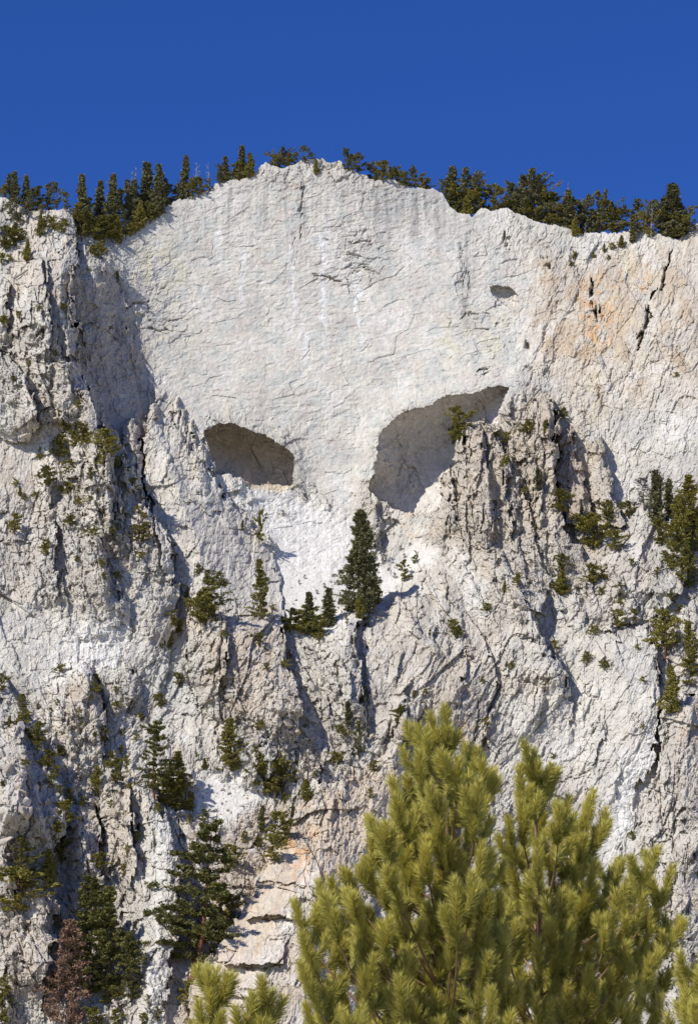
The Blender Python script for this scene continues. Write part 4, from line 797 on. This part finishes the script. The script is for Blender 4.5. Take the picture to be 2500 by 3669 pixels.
strew(80, [(0,1620),(60,1640),(130,1800),(140,1880),(60,1960),(0,1960)], .5, 2.0, land[11]); strew(70, [(0,2000),(120,2000),(120,2330),(0,2330)], .5, 1.9, land[11])
strew(90, [(380,1850),(640,1820),(640,1900),(560,1990),(400,2040)], .45, 1.7, land[0]); strew(50, [(540,1640),(760,1640),(780,1760),(640,1760)], .4, 1.5, land[0])
strew(45, [(100,1560),(230,1560),(240,1760),(110,1760)], .4, 1.4, land[0]); strew(40, [(440,1760),(540,1760),(580,1840),(460,1860)], .25, .8, land[7]); strew(40, [(640,1320),(770,1320),(780,1420),(660,1430)], .2, .7, land[5])

# ------------------------------------------------------------------ foreground pines
M_FNEED = foliage_mat('fresh_pine_needles', (.28, .27, .062), (.76, .67, .155), 0.5)
M_FWOOD = flat_mat('pine_twig_bark', (.20, .12, .065), (.33, .21, .12), 30.0)
_nt = M_FNEED.node_tree; _b = _nt.nodes['Principled BSDF']
_at = _nt.nodes.new('ShaderNodeAttribute'); _at.attribute_name = 'age'
_rp = [q for q in _nt.nodes if q.type == 'VALTORGB'][0]; _old = _rp.inputs[0].links[0].from_socket
_ma = _nt.nodes.new('ShaderNodeMath'); _ma.operation = 'MULTIPLY_ADD'; _ma.inputs[1].default_value = 0.35; _nt.links.new(_old, _ma.inputs[0]); _mb = _nt.nodes.new('ShaderNodeMath'); _mb.operation = 'MULTIPLY'; _mb.inputs[1].default_value = 0.65; _nt.links.new(_at.outputs['Fac'], _mb.inputs[0]); _nt.links.new(_mb.outputs[0], _ma.inputs[2]); _nt.links.new(_ma.outputs[0], _rp.inputs[0])
_tr = _nt.nodes.new('ShaderNodeBsdfTranslucent'); _mx = _nt.nodes.new('ShaderNodeMixShader'); _mx.inputs[0].default_value = 0.22
_src = _b.inputs['Base Color'].links[0].from_socket
_nt.links.new(_src, _tr.inputs[0]); _nt.links.new(_b.outputs[0], _mx.inputs[1]); _nt.links.new(_tr.outputs[0], _mx.inputs[2])
_nt.links.new(_mx.outputs[0], _nt.nodes['Material Output'].inputs[0])
fr = np.random.default_rng(99)
def brush(pts, dens, nl):
    """needles round a shoot: one thin triangle each; returns vertices and how fresh (near the tip) each is"""
    pts = np.array(pts); seg = np.linalg.norm(np.diff(pts, axis=0), axis=1); tot = seg.sum(); n = int(dens * tot) + 60
    s = fr.random(n) ** 0.8 * tot; cum = np.concatenate([[0], np.cumsum(seg)]); i = np.clip(np.searchsorted(cum, s) - 1, 0, len(seg) - 1); f = (s - cum[i]) / seg[i]
    c = pts[i] * (1 - f[:, None]) + pts[i + 1] * f[:, None]
    ax = (pts[i + 1] - pts[i]) / seg[i][:, None]
    rd = fr.normal(0, 1, (n, 3)); rd -= ax * (rd * ax).sum(1)[:, None]; rd /= np.linalg.norm(rd, axis=1)[:, None]
    k = fr.uniform(.45, 1.0, (n, 1)); k = np.where((s / tot > .9)[:, None], k * 0.6, k)
    d = ax * (1 - .25 * k) + rd * k; d /= np.linalg.norm(d, axis=1)[:, None]
    ln = nl * fr.uniform(.75, 1.1, (n, 1)); sd = np.cross(d, fr.normal(0, 1, (n, 3))); sd /= np.linalg.norm(sd, axis=1)[:, None]
    w = 0.0017
    age = np.repeat(np.clip(s / tot * 0.8 + fr.normal(0, .15, n), 0, 1), 3)
    return np.stack([c + sd * w, c - sd * w, c + d * ln], 1).reshape(-1, 3), age
def bez(a, b, c, n=6):
    t = np.linspace(0, 1, n)[:, None]; return a * (1 - t) ** 2 + 2 * b * t * (1 - t) + c * t * t
def fg_pine(label, dist, axisX, tips, poly, gap, depth_r, seed):
    g = random.Random(seed)
    axis = world_pt(axisX, 2324, dist); gz = float(ground_z(axis[0], dist))
    base = np.array((axis[0], dist, gz - 0.05))
    root = bpy.data.objects.new('pine_tree', None); COL.objects.link(root); root.location = base; root.empty_display_size = .2
    tag(root, label, 'tree', 'foreground pines')
    topz = max(world_pt(x, y, dist)[2] for x, y in tips)
    tx, ty = tips[0]; tp = world_pt(tx, ty, dist)
    zz = np.linspace(0, 1, 9); tr = base + np.outer(zz, tp - np.array((0, 0, .10)) - base); tr[1:-1, :2] += fr.normal(0, .015, (7, 2))
    H = tp[2] - base[2]
    v, f = tube_np(tr - base, 0.012 * H * (1 - zz) + 0.004, 8); mesh_np('trunk', v, f, M_FWOOD, root, smooth=True)
    pts = np.array(poly, float); cand = [(x, y, 0) for x, y in tips]
    x0, y0 = pts.min(0); x1, y1 = pts.max(0); tries = 0
    while tries < 6000:
        tries += 1
        X = g.uniform(x0, x1); Y = y0 + (y1 - y0) * g.random(); ins = False
        for i in range(len(pts)):
            (ax, ay), (bx, by) = pts[i], pts[(i + 1) % len(pts)]
            if (ay > Y) != (by > Y) and X < (bx - ax) * (Y - ay) / (by - ay) + ax: ins = not ins
        if not ins: continue
        layer = g.choice((-1, 1)); gp = gap * (1.0 if Y < 2400 else 1.9)
        if any((X - a) ** 2 + (Y - b) ** 2 < (gp if l == layer else gp * .45) ** 2 for a, b, l in cand): continue
        cand.append((X, Y, layer))
    mpu = KPX * dist
    for (X, Y, layer) in cand:
        dd = dist + (layer * g.uniform(.05, 1) * depth_r if layer else g.uniform(-.05, .05))
        tip = world_pt(X, Y, dd)
        zt = tip[2]; hor = np.array((tip[0] - np.interp(zt, tr[:, 2], tr[:, 0]), tip[1] - np.interp(zt, tr[:, 2], tr[:, 1]), 0)); hd = np.linalg.norm(hor)
        zs = max(base[2] + .4, zt - .16 - hd * g.uniform(.5, .9)); st = np.array((np.interp(zs, tr[:, 2], tr[:, 0]), np.interp(zs, tr[:, 2], tr[:, 1]), zs))
        midp = np.array((tip[0] - hor[0] * .12, tip[1] - hor[1] * .12, zt - .14 - .25 * hd)) + fr.normal(0, .012, 3)
        cv = bez(st, midp, tip, 9); L = np.linalg.norm(np.diff(cv, axis=0), axis=1).sum()
        wv, wf = tube_np(cv - base, np.linspace(.0035 + .006 * hd, .0018, 9), 5)
        # shoots: needles clothe the outer part; side shoots turn upward
        ln = min(L, g.uniform(.13, .20)); q = np.concatenate([[0], np.cumsum(np.linalg.norm(np.diff(cv, axis=0), axis=1))]); s0 = max(0, L - ln)
        mainpts = np.array([[np.interp(s, q, cv[:, k]) for k in range(3)] for s in np.linspace(s0, L, 6)])
        ndl = [brush(mainpts, 3600, .050)]
        twigs = [(wv, wf)]
        for j in range(g.randint(4, 6)):
            s = L - g.uniform(.04, min(L, ln + .14)); o0 = np.array([np.interp(s, q, cv[:, k]) for k in range(3)])
            a = g.uniform(0, 6.28); l2 = g.uniform(.07, .12); out = np.array((math.cos(a), math.sin(a), 0))
            c2 = bez(o0, o0 + out * l2 * .5 + np.array((0, 0, .02)), o0 + out * l2 * .62 + np.array((0, 0, l2 * .85)), 4)
            ndl.append(brush(c2, 3400, .046)); twigs.append(tube_np(c2 - base, [.002, .0018, .0016, .0012], 5))
        nv = np.concatenate([q_[0] for q_ in ndl]) - base; age = np.concatenate([q_[1] for q_ in ndl])
        wv, wf = join_np(twigs)
        b = mesh_np('branch', wv, wf, M_FWOOD, root)
        nd = mesh_np('needles', nv, np.arange(len(nv)).reshape(-1, 3), M_FNEED, b); nd['kind'] = 'stuff'; nd.data.attributes.new('age', 'FLOAT', 'POINT').data.foreach_set('value', age.astype(np.float32))
fg_pine('large blurred pine close in front, its pointed leader standing highest', 12.5, 985, [(1010,1612),(948,1655),(1072,1712),(1112,1757),(890,1772),(838,1862),(792,1988),(725,2012),(670,2052)],
    [(1010,1640),(1032,1690),(1075,1730),(1112,1775),(1090,1850),(1120,1950),(1150,2100),(1160,2340),(1180,2700),(700,2700),(680,2340),(672,2160),(672,2065),(725,2030),(770,2020),(795,2000),(820,1955),(840,1880),(880,1865),(892,1790),(932,1750),(950,1680),(985,1700)], 58, .5, 1)
fg_pine('large blurred pine close in front, right of the highest leader', 13.6, 1245, [(1210,1712),(1180,1745),(1290,1816),(1345,1802),(1372,1845),(1490,1932),(1524,1975),(1540,2090),(1245,1760)],
    [(1210,1735),(1240,1780),(1290,1838),(1345,1825),(1370,1870),(1362,1920),(1420,1950),(1490,1955),(1522,1995),(1500,2050),(1530,2130),(1500,2220),(1510,2340),(1500,2700),(1140,2700),(1135,2340),(1115,2050),(1152,1950),(1152,1845),(1168,1800),(1182,1765)], 58, .5, 2)
fg_pine('low blurred pine top at the bottom edge beside the tan slabs', 11.0, 530, [(490,2212),(452,2282),(572,2266),(616,2262),(600,2300)], [(440,2340),(490,2300),(530,2345),(570,2320),(620,2310),(650,2360),(680,2700),(400,2700)], 62, .3, 3)
fg_pine('blurred pine tip at the bottom right corner', 12.0, 1630, [(1578,2206),(1556,2262),(1610,2190)], [(1548,2330),(1560,2275),(1580,2225),(1620,2215),(1720,2340),(1740,2700),(1540,2700)], 50, .3, 4)
